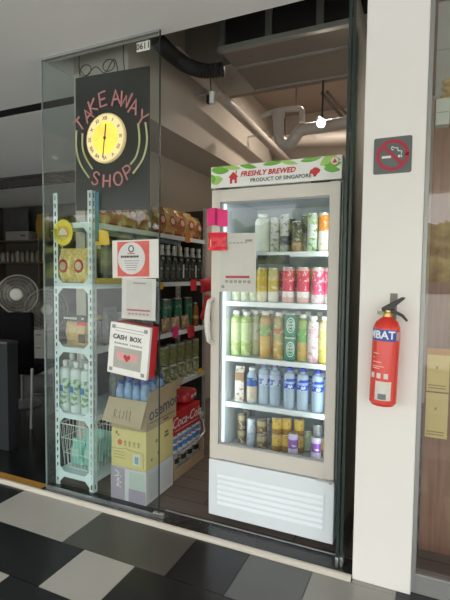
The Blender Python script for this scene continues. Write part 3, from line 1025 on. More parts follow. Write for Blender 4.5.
for px, y in ((277, YE), (286.5, YE + 0.02), (299, YE + 0.03)):
    for q in range(2):
        make_can(0.030, 0.098, gold, '%s gold can of the %s gold stack from the handle side' % (('bottom', 'top')[q], ORD[k]), loc=(px_x(px, 430, y), y, zE + 0.098 * q), group='stacked gold cans')
    k += 1
for k, (px, m_) in enumerate(((247, dark_m), (257, brown), (281, gold), (303, gold), (326, dark_m))):
    make_can(0.028, 0.165 if m_ is dark_m else 0.10, m_, 'can in the rear row of the cooler floor, %s from the handle side' % ORD[k], loc=(px_x(px, 425, 2.58), 2.58, zE), group='rear row of the cooler floor')
make_can(0.0275, 0.135, purple, 'purple and silver can in front of the gold stacks', loc=(px_x(293.3, 435, 2.375), 2.375, zE))
make_can(0.0275, 0.135, purple, 'purple and silver can standing alone near the hinge side', loc=(px_x(316.3, 435, 2.375), 2.375, zE))
make_can(0.028, 0.168, dark_m, 'dark grey can behind the lone purple can', loc=(px_x(318, 425, YE + 0.06), YE + 0.06, zE))
make_can(0.030, 0.12, gcan, 'pale green can between the gold stacks and the dark can', loc=(px_x(308, 425, YE + 0.08), YE + 0.08, zE))
make_can(0.028, 0.098, gold, 'single gold can at the hinge end of the cooler floor', loc=(px_x(325.5, 430, YE + 0.05), YE + 0.05, zE))

# ================================================================== SLOTTED-ANGLE SHELVING ALONG THE WALL
SX0, SX1, SY0, SY1 = -2.213, -1.895, 2.20, 3.78
un = thing('shelving_unit', 'pale blue slotted-angle steel shelving unit along the shop wall behind the glass', 'shelves', (SX0, SY0, 0))
SW, SD = SX1 - SX0, SY1 - SY0
LV = [0.095, 0.49, 0.925, 1.340, 1.722]


def slotted(x, y, sx, sy, h):
    """L-angle post: flanges run from the corner (x, y) towards sx and sy, punched with slots"""
    b = MB()
    fw, th = 0.036, 0.002

    def flange(P):
        P(0.0, 0.011, 0, h)
        P(0.023, fw, 0, h)
        n = int(h / 0.05)
        for k in range(n + 1):
            P(0.011, 0.023, k * 0.05, min(h, k * 0.05 + 0.02))
    flange(lambda a, c_, z0, z1: b.box(*sorted((x + sx * a, x + sx * c_)), *sorted((y, y + sy * th)), z0, z1))
    flange(lambda a, c_, z0, z1: b.box(*sorted((x, x + sx * th)), *sorted((y + sy * a, y + sy * c_)), z0, z1))
    return b


grey_angle = mat('grey_angle_steel', (0.42, 0.44, 0.44), 0.45, var=0.05)
for (x, y, sx, sy, mm) in ((0, 0, 1, 1, angle_steel), (SW, 0, -1, 1, angle_steel), (0, SD, 1, -1, grey_angle), (SW, SD, -1, -1, grey_angle), (0, 0.86, 1, 1, grey_angle)):
    slotted(x, y, sx, sy, 1.915 if y < 1 else 2.02).build('post', mm, un)
MB().box(SW + 0.0005, SW + 0.030, 0.026, 0.029, 1.60, 1.905).build('teal_strip', mat('teal_plastic', (0.02, 0.20, 0.28), 0.4), un)
MB().box(0.0, 0.004, 0.42, SD - 0.04, 0.10, 2.0).build('added_back_panel', mat('added_panel_dark', (0.05, 0.043, 0.038), 0.7), un)  # dark sheet added to darken the view between the shelves
MB().box(0.04, SW - 0.04, SD - 0.004, SD - 0.0005, 0.10, 2.0).build('added_end_panel', mat('added_panel_dark', (0.05, 0.043, 0.038), 0.7), un)  # added to carry the same darkness through to the far end
for z in LV:
    b = MB()
    b.box(0.003, SW - 0.003, 0.003, SD - 0.003, z - 0.004, z)
    b.box(0.003, SW - 0.003, 0.0025, 0.005, z - 0.034, z)
    b.box(SW - 0.005, SW - 0.0025, 0.003, SD - 0.003, z - 0.034, z)
    b.box(0.003, 0.0055, 0.003, SD - 0.003, z - 0.034, z)
    b.build('shelf_board', angle_steel, un)
    for s_ in (0, 1):
        for dz in (-1, 1):
            if dz == 1 and z > 1.7:
                continue
            c_ = 0.036
            xx = 0.036 if s_ == 0 else SW - 0.036
            d = 1 if s_ == 0 else -1
            zz = z - 0.034 if dz == -1 else z
            if z < 0.2 and dz == -1:
                c_ = 0.034
            g_ = MB()
            g_.prism([(xx, zz), (xx + d * c_, zz), (xx, zz + dz * c_)] if dz * d < 0 else [(xx, zz), (xx, zz + dz * c_), (xx + d * c_, zz)], -0.0035, -0.001, FACE_Y)
            g_.build('corner_brace', angle_steel, un)

sx_ = lambda px, y, Y: at(px, y, Y=Y).x


def wall_y(px, y, X=-1.93):
    return at(px, y, X=X).y


# --- bags of snacks on the shelves
def bag_mat(name, base, art, oval, rough=0.25, cut=0.55, scale=22):
    return bands(name, [(0, art), (0.07, base), (0.93, art)], 0.25, rough=rough, art=oval, art_scale=scale, art_cut=cut)


bag_yel = bag_mat('yellow_chip_bag', (0.88, 0.62, 0.14), (0.84, 0.55, 0.12), (0.90, 0.80, 0.50), cut=0.5, scale=60)
bag_red = bag_mat('red_gold_bag', (0.45, 0.20, 0.06), (0.35, 0.05, 0.03), (0.62, 0.46, 0.20))
bag_gold = bag_mat('gold_bag', (0.62, 0.38, 0.12), (0.40, 0.10, 0.04), (0.66, 0.50, 0.24))
logo_red = mat('logo_red', (0.50, 0.03, 0.03), 0.4)
logo_cream = mat('logo_cream', (0.72, 0.60, 0.42), 0.5)


def snack_bag(m_, w_, d_, h_, label, loc, rot, group=None, logo=True, name='snack_bag'):
    t = thing(name, label, 'snack', loc, rot, group)
    b = MB()
    b.pillow(w_, d_, h_, wob=0.003)
    b.build('pouch', m_, t)
    if logo:
        b = MB()
        for (a_, c_, dd, mi) in ((0.30, 0.20, 0.0, 0), (0.20, 0.12, 0.002, 1)):
            pl = [(w_ * a_ * math.cos(q * PI / 10), h_ * 0.48 + h_ * c_ * math.sin(q * PI / 10)) for q in range(20)]
            b.prism(pl, d_ / 2 + 0.0005 + dd, d_ / 2 + 0.0018 + dd, FACE_Y, mi)
        b.build('logo_patch', [logo_red, logo_cream], t)
    return t


for k, px in enumerate((162.7, 172.5, 182.2, 191.2, 199.3)):
    y = wall_y(px, 222)
    snack_bag((bag_red, bag_gold)[k % 2], 0.150, 0.075, 0.222 if k < 4 else 0.20, '%s red and gold crisp bag past the glass edge on the topmost shelf' % ORD[k], (-1.955, y, LV[4] + 0.008), (R(-6), 0, R(90)), 'crisp bags on the topmost shelf')
for k, y in enumerate((2.37, 2.54, 2.71, 2.88)):
    snack_bag((bag_gold, bag_red)[k % 2], 0.16, 0.09, 0.20 if k else 0.17, '%s crisp bag seen through the pane on the topmost shelf' % ORD[k], (-1.99, y, LV[4] + 0.01), (R(-8), 0, R(90)), 'crisp bags behind the pane')
for k, (px, rz) in enumerate(((67.6, 0), (83.0, 0))):
    snack_bag(bag_yel, 0.130, 0.10, 0.225, 'bright yellow snack bag with red and white oval, %s' % ('under the round yellow tag' if k == 0 else 'next to the slotted post'), (sx_(px, 278, 2.29), 2.30, LV[3] + 0.002), (0, 0, R(rz)), 'yellow snack bags')
# translucent jar bag above them
hb = snack_bag(mat('clear_bag', (0.50, 0.53, 0.50), 0.2, var=0.3, scale=30), 0.12, 0.06, 0.145, 'cloudy clear bag with dangling ties above the yellow snack bags', (-2.03, 2.37, 1.567), (0, 0, 0), logo=False, name='plastic_bag')
hk = MB()
hk.tube([(0, 0, 0.11), (0.03, -0.034, 0.13), (0.034, -0.036, 0.09)], 0.002, 6)
hk.build('tie', paper, hb)
# round yellow tag with tuft
yt = thing('round_tag', 'round yellow tag with a pale face-like badge tied to the slotted post', 'tag', (sx_(62.5, 233, 2.18), 2.190, 1.66))
d = MB()
n = 28
d.prism([(0.078 * math.cos(2 * PI * q / n), 0.083 * math.sin(2 * PI * q / n)) for q in range(n)], 0.0, 0.006, FACE_Y, 0)
d.build('disc', mat('tag_yellow', (0.85, 0.66, 0.03), 0.45), yt, bev=0.002)
d = MB()
d.prism([(0.050 * math.cos(2 * PI * q / n), -0.004 + 0.046 * math.sin(2 * PI * q / n)) for q in range(n)], 0.006, 0.0075, FACE_Y, 0)
d.prism([(0.034 * math.cos(PI * q / 12), -0.014 + 0.040 * math.sin(PI * q / 12)) for q in range(13)], 0.0075, 0.009, FACE_Y, 1)
d.prism([(-0.038, -0.028), (0.038, -0.028), (0.034, -0.016), (-0.034, -0.016)], 0.009, 0.010, FACE_Y, 2)
d.build('badge', [mat('badge_orange', (0.80, 0.42, 0.08), 0.5), mat('badge_pale', (0.82, 0.70, 0.62), 0.5), mat('badge_green', (0.35, 0.45, 0.08), 0.5)], yt)
d = MB()
for q in range(26):
    a = random.uniform(0.6, 1.5) * PI
    r0, r1 = 0.07, random.uniform(0.09, 0.135)
    zz = random.uniform(-0.06, 0.01)
    d.tube([(r0 * math.cos(a) * 0.9, -0.006, r0 * math.sin(a) * 0.5 + zz), (r1 * math.cos(a) * 0.7, -0.006 + random.uniform(-0.012, 0.010), r1 * math.sin(a) * 0.5 + zz + 0.01)], [0.006, 0.002], 5)
d.build('leafy_fringe', mat('fringe_yellow_green', (0.60, 0.60, 0.06), 0.6, var=0.4, scale=60), yt)
# yellow scoop-like price flags
fg = MB()
fg.prism([(-0.045, 0.0), (0.062, 0.004), (0.050, 0.085), (-0.025, 0.10)], 0, 0.004, FACE_Y)
tag(fg.build('price_flag', yellow_card, loc=(-1.845, 2.23, 1.578)), 'orange-yellow price flag clipped beside the teal strip of the shelving', 'tag')
ysg = MB()
ysg.box(0, 0.003, 0, 0.40, 0, 0.035)
tag(ysg.build('shelf_ribbon', mat('ribbon_yellow', (0.78, 0.60, 0.04), 0.5, var=0.4, scale=50), loc=(-1.8925, 2.22, 1.338)), 'patterned yellow ribbon along the edge of the shelf with the yellow bags', 'ribbon')
# noodle pack
npk = thing('noodle_pack', 'clear pack of tan dried noodles with black header card', 'food', (sx_(78, 343, 2.27), 2.285, LV[2] + 0.001), (0, 0, R(-3)))
b = MB()
b.pillow(0.225, 0.10, 0.185, wob=0.006)
b.build('noodles', mat('noodle_tan', (0.74, 0.48, 0.24), 0.4, var=0.5, scale=70, bump=0.8), npk)
MB().box(-0.125, 0.115, -0.052, -0.046, 0.165, 0.208).build('header_card', mat('header_black', (0.02, 0.018, 0.02), 0.4), npk)
b = MB()
for q in range(7):
    b.box(-0.085 + q * 0.017, -0.085 + q * 0.017 + 0.011, -0.0535, -0.0522, 0.178, 0.191)
b.box(0.07, 0.09, -0.0535, -0.0522, 0.18, 0.193)
b.build('header_print', paper, npk)
MB().box(0.035, 0.11, -0.056, -0.053, 0.140, 0.162).build('red_flash', red_card, npk)
MB().box(0.045, 0.10, -0.056, -0.053, 0.03, 0.085).build('dark_picture', mat('dark_print', (0.10, 0.07, 0.05), 0.5), npk)
tag(MB().box(-0.05, 0.05, -0.05, 0.05, 0, 0.03).build('yellow_box', mat('mustard_box', (0.60, 0.46, 0.05), 0.5), loc=(-2.08, 2.46, LV[2] + 0.16), bev=0.003), 'small mustard-yellow box behind the noodle pack', 'box')
tag(MB().box(-0.10, 0.10, -0.05, 0.05, 0, 0.159).build('grey_carton', mat('grey_carton', (0.16, 0.16, 0.15), 0.6), loc=(-2.10, 2.46, LV[2] + 0.0005), bev=0.003), 'plain grey carton under the mustard box behind the noodles', 'box')

# white detergent-like bottles
bt_mat = bands('milky_bottle', [(0, (0.72, 0.80, 0.80)), (0.9, (0.78, 0.84, 0.84))], 0.35, rough=0.3)
lab_m = bands('floral_print', [(0, (0.70, 0.78, 0.80)), (0.15, (0.62, 0.72, 0.70)), (0.62, (0.72, 0.80, 0.80))], 0.35, rough=0.3, art=(0.22, 0.42, 0.20), art_scale=34, art_cut=0.54)
bl_m = mat('label_blue', (0.06, 0.20, 0.50), 0.4)
for k, (px, y, h) in enumerate(((66.4, 2.262, 0.335), (76.9, 2.26, 0.335), (87.6, 2.26, 0.33), (73, 2.37, 0.36), (84, 2.375, 0.375))):
    lab = ('%s white floral-labelled bottle from the corner pane, front row' % ORD[k]) if k < 3 else ('white-capped bottle %s the front row of floral bottles' % ('behind the gap at the start of' if k == 3 else 'behind the middle of'))
    t = make_bottle(0.0405, h, bt_mat, lab_m, cap_white, lab, loc=(sx_(px, 405, y), y, LV[1] + 0.001), name='cleaner_bottle', lab=(0.14, 0.66), neck=0.42, shoulder=0.78, cap_h=0.09, group='white floral-labelled bottles')
    MB().box(-0.022, 0.008, -0.0440, -0.041, h * 0.40, h * 0.52).build('label_stamp', bl_m, t)

# wire basket with mint packs
bk = thing('wire_basket', 'white wire basket filled with mint green packs on the lowest shelf', 'basket', (-2.065, 2.22, LV[0] + 0.001))
wire = mat('white_wire', (0.78, 0.80, 0.80), 0.4, var=0.02)
b = MB()
bw0, bw1, bd, bh = 0.115, 0.135, 0.36, 0.31


def rim(z, w_, y0, y1, r):
    b.tube([(-w_, y0, z), (w_, y0, z), (w_, y1, z), (-w_, y1, z)], r, 6, closed=True)


rim(0.012, bw0, 0.03, bd - 0.02, 0.003)
rim(0.11, bw0 + 0.006, 0.022, bd - 0.012, 0.0025)
rim(0.21, bw0 + 0.012, 0.014, bd - 0.006, 0.0025)
rim(bh, bw1, 0.006, bd, 0.004)
b.build('rims', wire, bk)
b = MB()
for k in range(9):
    t = -1 + k / 4
    b.tube([(t * bw0, 0.03, 0.012), (t * bw1, 0.006, bh)], 0.002, 5)
    b.tube([(t * bw0, bd - 0.02, 0.012), (t * bw1, bd, bh)], 0.002, 5)
    b.tube([(t * bw0, 0.03, 0.010), (t * bw0, bd - 0.02, 0.010)], 0.002, 5)
for k in range(11):
    y = 0.03 + k * 0.032
    for s_ in (-1, 1):
        b.tube([(s_ * bw0, y, 0.012), (s_ * bw1, y, bh)], 0.002, 5)
b.build('wires', wire, bk)
mint = mat('mint_green', (0.28, 0.72, 0.60), 0.35, var=0.25, scale=25)
for k, (x, y, z, w_, h_, rx, rz) in enumerate(((-0.054, 0.085, 0.016, 0.100, 0.17, -6, 3), (0.054, 0.090, 0.016, 0.100, 0.18, -5, -3), (-0.01, 0.185, 0.016, 0.17, 0.20, -4, 2), (0.01, 0.275, 0.016, 0.17, 0.19, 2, -2))):
    t = thing('mint_pack', '%s mint green pack from the pane inside the wire basket' % ORD[k], 'pack', (-2.065 + x, 2.22 + y, LV[0] + z), (R(rx), 0, R(rz)), 'mint packs in the basket')
    b = MB()
    b.pillow(w_, 0.068, h_, wob=0.004)
    b.build('pouch', mint, t)
    MB().box(-w_ * 0.3, w_ * 0.3, -0.038, -0.034, h_ * 0.35, h_ * 0.65).build('pale_label', mat('mint_label', (0.50, 0.80, 0.72), 0.5), t)

# --- dark bottles on the middle-high shelf
wine_m = bands('dark_bottle_print', [(0, (0.012, 0.018, 0.012)), (0.08, (0.02, 0.03, 0.02)), (0.58, (0.015, 0.02, 0.015)), (0.72, (0.45, 0.46, 0.45)), (0.93, (0.55, 0.55, 0.54))], 0.30, rough=0.2, art=(0.20, 0.21, 0.19), art_scale=30, art_cut=0.62)
cap_silver = mat('cap_silver', (0.55, 0.55, 0.54), 0.35, metal=0.5)
wl = mat('dark_label', (0.10, 0.11, 0.10), 0.5)
wl2 = mat('white_label', (0.62, 0.62, 0.60), 0.5)
for k, px in enumerate((162, 168, 174, 180, 186.5, 192.5, 198.5)):
    y = wall_y(px, 265, -1.94)
    t = make_bottle(0.037, 0.30, wine_m, None, cap_silver, '%s silver-topped dark bottle past the glass edge on the second-highest shelf' % ORD[k], loc=(-1.942, y, LV[3] + 0.001), name='liquor_bottle', neck=0.45, shoulder=0.56, cap_h=0.10, group='silver-topped dark bottles')
    MB().box(0.036, 0.0385, -0.010, 0.012, 0.03, 0.145).build('label_stripe', wl2 if k in (3, 5) else wl, t)
for k in range(5):
    y = 2.42 + k * 0.115
    make_bottle(0.04, 0.27, mat('smoky_bottle', (0.10, 0.12, 0.12), 0.2, var=0.4), wl, cap_silver, '%s smoky bottle seen through the pane between posters and shelving' % ORD[k], loc=(-1.96, y, LV[3] + 0.001), name='liquor_bottle', lab=(0.2, 0.55), group='smoky bottles behind the pane')

# --- green tins, brown packs, orange bottles on the middle shelf
tin_g = bands('green_tin_print', [(0, (0.02, 0.10, 0.05)), (0.12, (0.02, 0.14, 0.08)), (0.85, (0.05, 0.10, 0.07))], 0.27, rough=0.3, art=(0.20, 0.30, 0.22), art_scale=28, art_cut=0.6)
for k, px in enumerate((168, 178.6, 189.2)):
    y = wall_y(px, 308, -1.98)
    make_can(0.047, 0.27, tin_g, '%s tall green tin past the glass edge on the middle shelf' % ORD[k], name='tall_tin', cat='tin', loc=(-2.0, y, LV[2] + 0.001), group='tall green tins')
pack_b = bag_mat('brown_pack', (0.36, 0.24, 0.14), (0.30, 0.10, 0.06), (0.52, 0.42, 0.30))
for k, px in enumerate((166, 175.5, 185)):
    y = wall_y(px, 326, -1.92)
    t = snack_bag(pack_b, 0.13, 0.045, 0.12, '%s brown snack pack lying against the green tins' % ORD[k], (-1.918, y, LV[2] + 0.001), (R(-4), 0, R(90)), 'brown snack packs', logo=False)
org = bands('amber_bottle_print', [(0, (0.30, 0.09, 0.02)), (0.35, (0.55, 0.40, 0.18)), (0.5, (0.34, 0.10, 0.02))], 0.20, rough=0.2)
for k, px in enumerate((3.676, 3.710)):
    y = px
    make_bottle(0.029, 0.22, org, None, cap_silver, '%s amber sauce bottle at the far end of the middle shelf' % ('nearer' if k == 0 else 'farther'), loc=(-1.955 - 0.085 * k, y, LV[2] + 0.001), name='sauce_bottle', group='amber sauce bottles')
dk1 = mat('dark_speckled_bag', (0.10, 0.11, 0.11), 0.3, var=0.9, scale=45)
dk2 = mat('grey_bag', (0.24, 0.27, 0.27), 0.3, var=0.6, scale=35)
for k in range(4):
    y = 2.43 + 0.145 * k
    snack_bag((dk1, dk2)[k % 2], 0.135, 0.07, 0.25 - 0.04 * (k % 2), '%s grey plastic bag behind the posters on the middle shelf' % ORD[k], (-1.945, y, LV[2] + 0.002), (0, 0, R(90)), 'grey bags behind the posters', logo=False, name='plastic_bag')
for k in range(4):
    y = 2.50 + 0.145 * k
    snack_bag((dk2, dk1)[k % 2], 0.135, 0.07, 0.27 - 0.03 * (k % 2), '%s speckled dark bag behind the cash box on the second-lowest shelf' % ORD[k], (-1.945, y, LV[1] + 0.002), (0, 0, R(90)), 'dark bags behind the cash box', logo=False, name='plastic_bag')

# --- olive cans stacked in two tiers
ol1 = bands('olive_can_print', [(0, (0.16, 0.17, 0.06)), (0.1, (0.20, 0.22, 0.08)), (0.9, (0.3, 0.3, 0.2))], 0.16, rough=0.35, art=(0.30, 0.30, 0.16), art_scale=30)
ol2 = bands('pale_can_print', [(0, (0.22, 0.28, 0.10)), (0.3, (0.34, 0.38, 0.24)), (0.75, (0.20, 0.26, 0.10))], 0.155, rough=0.35, art=(0.70, 0.72, 0.66), art_scale=36, art_cut=0.55)
for k, px in enumerate((163.5, 171.5, 179.5, 187, 194)):
    y = wall_y(px, 365, -1.945)
    make_can(0.045, 0.158, ol2, '%s can in the lower tier of olive cans past the glass edge' % ORD[k], loc=(-1.945, y, LV[1] + 0.001), group='lower tier of olive cans')
    make_can(0.046, 0.165, ol1, '%s can in the upper tier of olive cans past the glass edge' % ORD[k], loc=(-1.948, y, LV[1] + 0.160), group='upper tier of olive cans')
# --- price cards on the shelf edges
for (px, py, w_, h_, m_, lab, nm) in ((193.5, 285, 0.105, 0.10, red_card, 'red price card on the shelf of dark bottles', 'price_card'),
                                      (191, 331.5, 0.12, 0.105, red_card, 'red price card on the shelf of green tins', 'price_card'),
                                      (175.5, 332, 0.09, 0.09, pink_card, 'magenta price card beside the red one on the tin shelf', 'price_card'),
                                      (187.5, 238, 0.08, 0.08, mat('orange_card', (0.70, 0.22, 0.04), 0.5), 'orange price card on the topmost shelf edge', 'price_card'),
                                      (200, 371, 0.09, 0.05, yellow_card, 'yellow price card on the shelf of olive cans', 'price_card'),
                                      (161.5, 286, 0.05, 0.05, yellow_card, 'small yellow price card right by the glass edge', 'price_card')):
    p = at(px, py, X=-1.892)
    b = MB()
    b.box(0, 0.003, -w_ / 2, w_ / 2, -h_ / 2, h_ / 2)
    tag(b.build(nm, m_, loc=tuple(p)), lab, 'card')
# red banners at the far post
for k, (px, py, h_) in enumerate(((206, 308, 0.22), (207.5, 285, 0.12))):
    p = at(px, py, X=-1.80)
    t = snack_bag(red_plastic, 0.14, 0.05, h_, 'shiny red pack hanging by the far post, %s' % ('lower one' if k == 0 else 'upper one'), (p.x, p.y, p.z - h_ / 2), (0, R(14 if k == 0 else -8), R(60)), 'red packs by the far post', logo=False)
    b = MB()
    b.tube([(0, 0, h_ - 0.004), (-0.045, 0.06, h_ + 0.03)], 0.002, 5)
    b.build('hanging_cord', black_metal, t)

# ================================================================== CARTONS AND CASES ON THE FLOOR
card_y = mat('yellow_carton', (0.72, 0.62, 0.28), 0.7, var=0.05, scale=6)
card_w = mat('white_carton', (0.66, 0.66, 0.68), 0.65, var=0.03, scale=6)
card_b = mat('brown_carton', (0.46, 0.35, 0.22), 0.8, var=0.08, scale=8)
lilac = mat('lilac_print', (0.40, 0.34, 0.44), 0.6)
BX0, BX1, BY0, BY1 = -1.765, -1.499, 2.205, 2.52
bw = BX1 - BX0
lo_ = thing('drink_carton', 'lilac and white drinks carton at the bottom of the stack by the glass', 'carton', (BX0, BY0, 0.003))
MB().box(0, bw, 0, BY1 - BY0, 0, 0.207).build('carton_body', card_w, lo_, bev=0.004)
b = MB()
b.box(0.004, 0.108, -0.0014, -0.0004, 0.004, 0.203)
b.box(0.138, bw - 0.006, -0.0014, -0.0004, 0.004, 0.085)
b.build('lilac_panel', lilac, lo_)
b = MB()
b.box(0.142, bw - 0.012, -0.0016, -0.0006, 0.09, 0.19)
b.build('pale_panel', mat('pale_green_print', (0.52, 0.60, 0.56), 0.6), lo_)
b = MB()
for pts in ([(0.04, 0.185), (0.07, 0.17), (0.05, 0.15)], [(0.035, 0.15), (0.085, 0.155), (0.06, 0.125)], [(0.05, 0.125), (0.085, 0.115), (0.05, 0.09), (0.085, 0.085)], [(0.06, 0.145), (0.06, 0.085)]):
    b.tube([(x, -0.0025, z) for x, z in pts], 0.004, 6)
b.build('brush_lettering', paper, lo_)
b = MB()
for k in range(9):
    for q in range(2):
        y0 = 0.03 + q * 0.145
        b.box(bw + 0.0004, bw + 0.0012, y0, y0 + 0.115, 0.03 + k * 0.017, 0.037 + k * 0.017)
b.build('side_print', mat('pale_side_print', (0.50, 0.52, 0.58), 0.6), lo_)
hi_ = thing('food_carton', 'pale yellow carton with red round logo, middle of the stack by the glass', 'carton', (BX0 + 0.008, BY0 - 0.002, 0.2115))
MB().box(0, bw - 0.008, 0, BY1 - BY0, 0, 0.243).build('carton_body', card_y, hi_, bev=0.004)
b = MB()
b.prism([(0.066 + 0.018 * math.cos(q * PI / 8), 0.157 + 0.018 * math.sin(q * PI / 8)) for q in range(16)], 0.0004, 0.0014, FACE_Y)
b.build('round_logo', mat('logo_orange_red', (0.72, 0.16, 0.10), 0.5), hi_)
b = MB()
st = mat('brown_print', (0.34, 0.22, 0.08), 0.6)
for k in range(4):
    x = 0.095 + k * 0.033
    z = 0.148
    b.box(x, x + 0.022, -0.0014, -0.0004, z + 0.016, z + 0.0195)
    b.box(x + 0.003, x + 0.019, -0.0014, -0.0004, z + 0.006, z + 0.0095)
    b.box(x + 0.009, x + 0.0125, -0.0014, -0.0004, z - 0.004, z + 0.026)
    b.box(x, x + 0.022, -0.0014, -0.0004, z - 0.006, z - 0.003)
b.box(0.035, 0.050, -0.0014, -0.0004, 0.205, 0.225)
b.box(0.05, 0.062, -0.0014, -0.0004, 0.196, 0.206)
for k in range(3):
    b.box(0.02, 0.10, -0.0014, -0.0004, 0.095 - k * 0.018, 0.0975 - k * 0.018)
b.tube([(0.0, -0.001, 0.112), (0.09, -0.001, 0.118), (0.11, -0.001, 0.128), (0.13, -0.001, 0.117), (0.235, -0.001, 0.112), (0.24, -0.001, 0.02)], 0.0014, 5)
b.build('character_print', st, hi_)
b = MB()
b.box(0.165, 0.215, -0.0014, -0.0004, 0.03, 0.098)
b.build('pale_sticker', mat('sticker_white', (0.70, 0.74, 0.70), 0.6), hi_)
MB().box(0.176, 0.204, -0.0022, -0.0013, 0.04, 0.085).build('sticker_print', mat('sticker_blue', (0.30, 0.42, 0.50), 0.6), hi_)
x = bw - 0.008
sp_m = mat('grey_brown_print', (0.20, 0.17, 0.10), 0.6)
for (y0, z0, s_) in ((0.10, 0.15, 0.025), (0.125, 0.07, 0.02), (0.205, 0.15, 0.05), (0.05, 0.05, 0.02)):
    b = MB()
    b.box(x + 0.0004, x + 0.0013, y0, y0 + s_, z0, z0 + s_ * 0.3)
    b.box(x + 0.0004, x + 0.0013, y0 + s_ * 0.1, y0 + s_ * 0.9, z0 + s_ * 0.45, z0 + s_ * 0.75)
    b.build('printed_mark', sp_m, hi_)
# open carton on top
OZ = 0.4555
oc = thing('open_carton', 'open brown cardboard carton with hanging flap, on top of the stack by the glass', 'carton', (BX0 + 0.002, BY0 + 0.004, OZ))
ow, od, oh = bw - 0.004, 0.35, 0.185
b = MB()
t_ = 0.004
b.box(0, ow, 0, od, 0, t_)
b.box(0, ow, 0, t_, t_, oh)
b.box(0, ow, od - t_, od, t_, oh)
b.box(0, t_, t_, od - t_, t_, oh)
b.box(ow - t_, ow, t_, od - t_, t_, oh)
b.build('carton_body', card_b, oc)
b = MB()
b.add([(-0.012, -0.003, oh + 0.002), (ow + 0.006, -0.003, oh - 0.004), (ow - 0.012, -0.045, oh - 0.155), (-0.028, -0.052, oh - 0.135),
       (-0.012, 0.001, oh + 0.004), (ow + 0.006, 0.001, oh), (ow - 0.012, -0.041, oh - 0.155), (-0.028, -0.048, oh - 0.135)],
      [(0, 1, 2, 3), (7, 6, 5, 4), (0, 4, 5, 1), (1, 5, 6, 2), (2, 6, 7, 3), (3, 7, 4, 0)])
fr_flap = b.build('front_flap', mat('tan_flap', (0.52, 0.42, 0.29), 0.8, var=0.05, scale=8), oc)
b = MB()
b.add([(ow - 0.003, 0.0, oh - 0.01), (ow - 0.003, od + 0.04, oh - 0.005), (ow + 0.025, od + 0.045, oh + 0.075), (ow + 0.010, 0.02, oh + 0.055),
       (ow, 0.0, oh - 0.01), (ow, od + 0.04, oh - 0.005), (ow + 0.029, od + 0.045, oh + 0.075), (ow + 0.014, 0.02, oh + 0.055)],
      [(0, 1, 2, 3), (7, 6, 5, 4), (0, 4, 5, 1), (1, 5, 6, 2), (2, 6, 7, 3), (3, 7, 4, 0)])
b.build('side_flap', card_b, oc)
b = MB()
for pts in ([(0.05, 0.12), (0.05, 0.06), (0.075, 0.075), (0.052, 0.09), (0.07, 0.11), (0.05, 0.12)], [(0.09, 0.12), (0.092, 0.07), (0.115, 0.075), (0.12, 0.12)], [(0.14, 0.125), (0.142, 0.07)], [(0.165, 0.122), (0.166, 0.065)]):
    b.tube([(x, -0.004 - (oh - z) * 0.30 - 0.0016, z) for x, z in pts], 0.0016, 5)
b.build('pen_scribble', mat('pencil_grey', (0.22, 0.19, 0.15), 0.7), oc)
text('osemoo', 0.110, T(ow + 0.0012, 0.205, 0.108) @ Matrix.Rotation(R(6), 4, 'X') @ FACE_X, mat('blue_black_print', (0.06, 0.07, 0.10), 0.6), oc, bold=0.001)
b = MB()
b.box(ow + 0.0004, ow + 0.0014, 0.03, 0.33, 0.040, 0.045)
b.box(ow + 0.0004, ow + 0.0014, 0.19, 0.25, 0.018, 0.028)
b.build('print_line', mat('brown_line_print', (0.16, 0.11, 0.07), 0.7), oc)
# shrink-wrapped blue bottles inside the open carton
bwm = mat('blue_bottle', (0.22, 0.36, 0.60), 0.12, var=0.5, scale=30)
k = 0
for iy in range(3):
    for ix in range(4):
        make_bottle(0.029, 0.272 + 0.014 * ((ix + iy) % 2), bwm, None, mat('blue_cap', (0.03, 0.10, 0.42), 0.35), '%s blue bottle in the %s row inside the open carton' % (ORD[ix], ('front', 'middle', 'rear')[iy]),
                    loc=(BX0 + 0.042 + ix * 0.0605, BY0 + 0.05 + iy * 0.085, OZ + 0.0045), name='blue_bottle', neck=0.55, shoulder=0.80, cap_h=0.05, group='blue bottles in the open carton')
        k += 1
# cases further in
tray = thing('brown_tray', 'brown open tray of dark jars on the floor beside the carton stack', 'tray', (-1.80, 2.57, 0.0))
TW, TD = 0.28, 0.44
b = MB()
b.box(0, TW, 0, TD, 0, 0.004)
b.box(0, TW, 0, 0.004, 0.004, 0.16)
b.box(0, TW, TD - 0.004, TD, 0.004, 0.16)
b.box(0, 0.004, 0.004, TD - 0.004, 0.004, 0.16)
b.box(TW - 0.004, TW, 0.004, TD - 0.004, 0.004, 0.075)
b.build('tray_body', card_b, tray)
jm = mat('dark_jar', (0.03, 0.025, 0.025), 0.2)
for k in range(4):
    t = thing('jar', '%s dark jar with pale lid in the brown tray, from the carton stack' % ORD[k], 'jar', (-1.572, 2.635 + k * 0.098, 0.0045), group='dark jars in the tray')
    MB().lathe([(0, 0), (0.040, 0), (0.044, 0.01), (0.044, 0.115), (0.036, 0.13), (0, 0.13)], 18).build('jar_body', jm, t)
    MB().lathe([(0.038, 0.128), (0.040, 0.13), (0.040, 0.15), (0, 0.152)], 18).build('lid', mat('jar_lid', (0.50, 0.48, 0.44), 0.35), t)
    MB().lathe([(0.0444, 0.05), (0.0452, 0.05), (0.0452, 0.095), (0.0444, 0.095)], 18).build('wrapper', mat('jar_label', (0.36, 0.33, 0.28), 0.5), t)
MB().box(0.03, 0.165, 0.03, TD - 0.03, 0.004, 0.12).build('jar_divider', card_b, tray)
pl = MB().box(-1.795, -1.522, 2.572, 3.008, 0.163, 0.171)
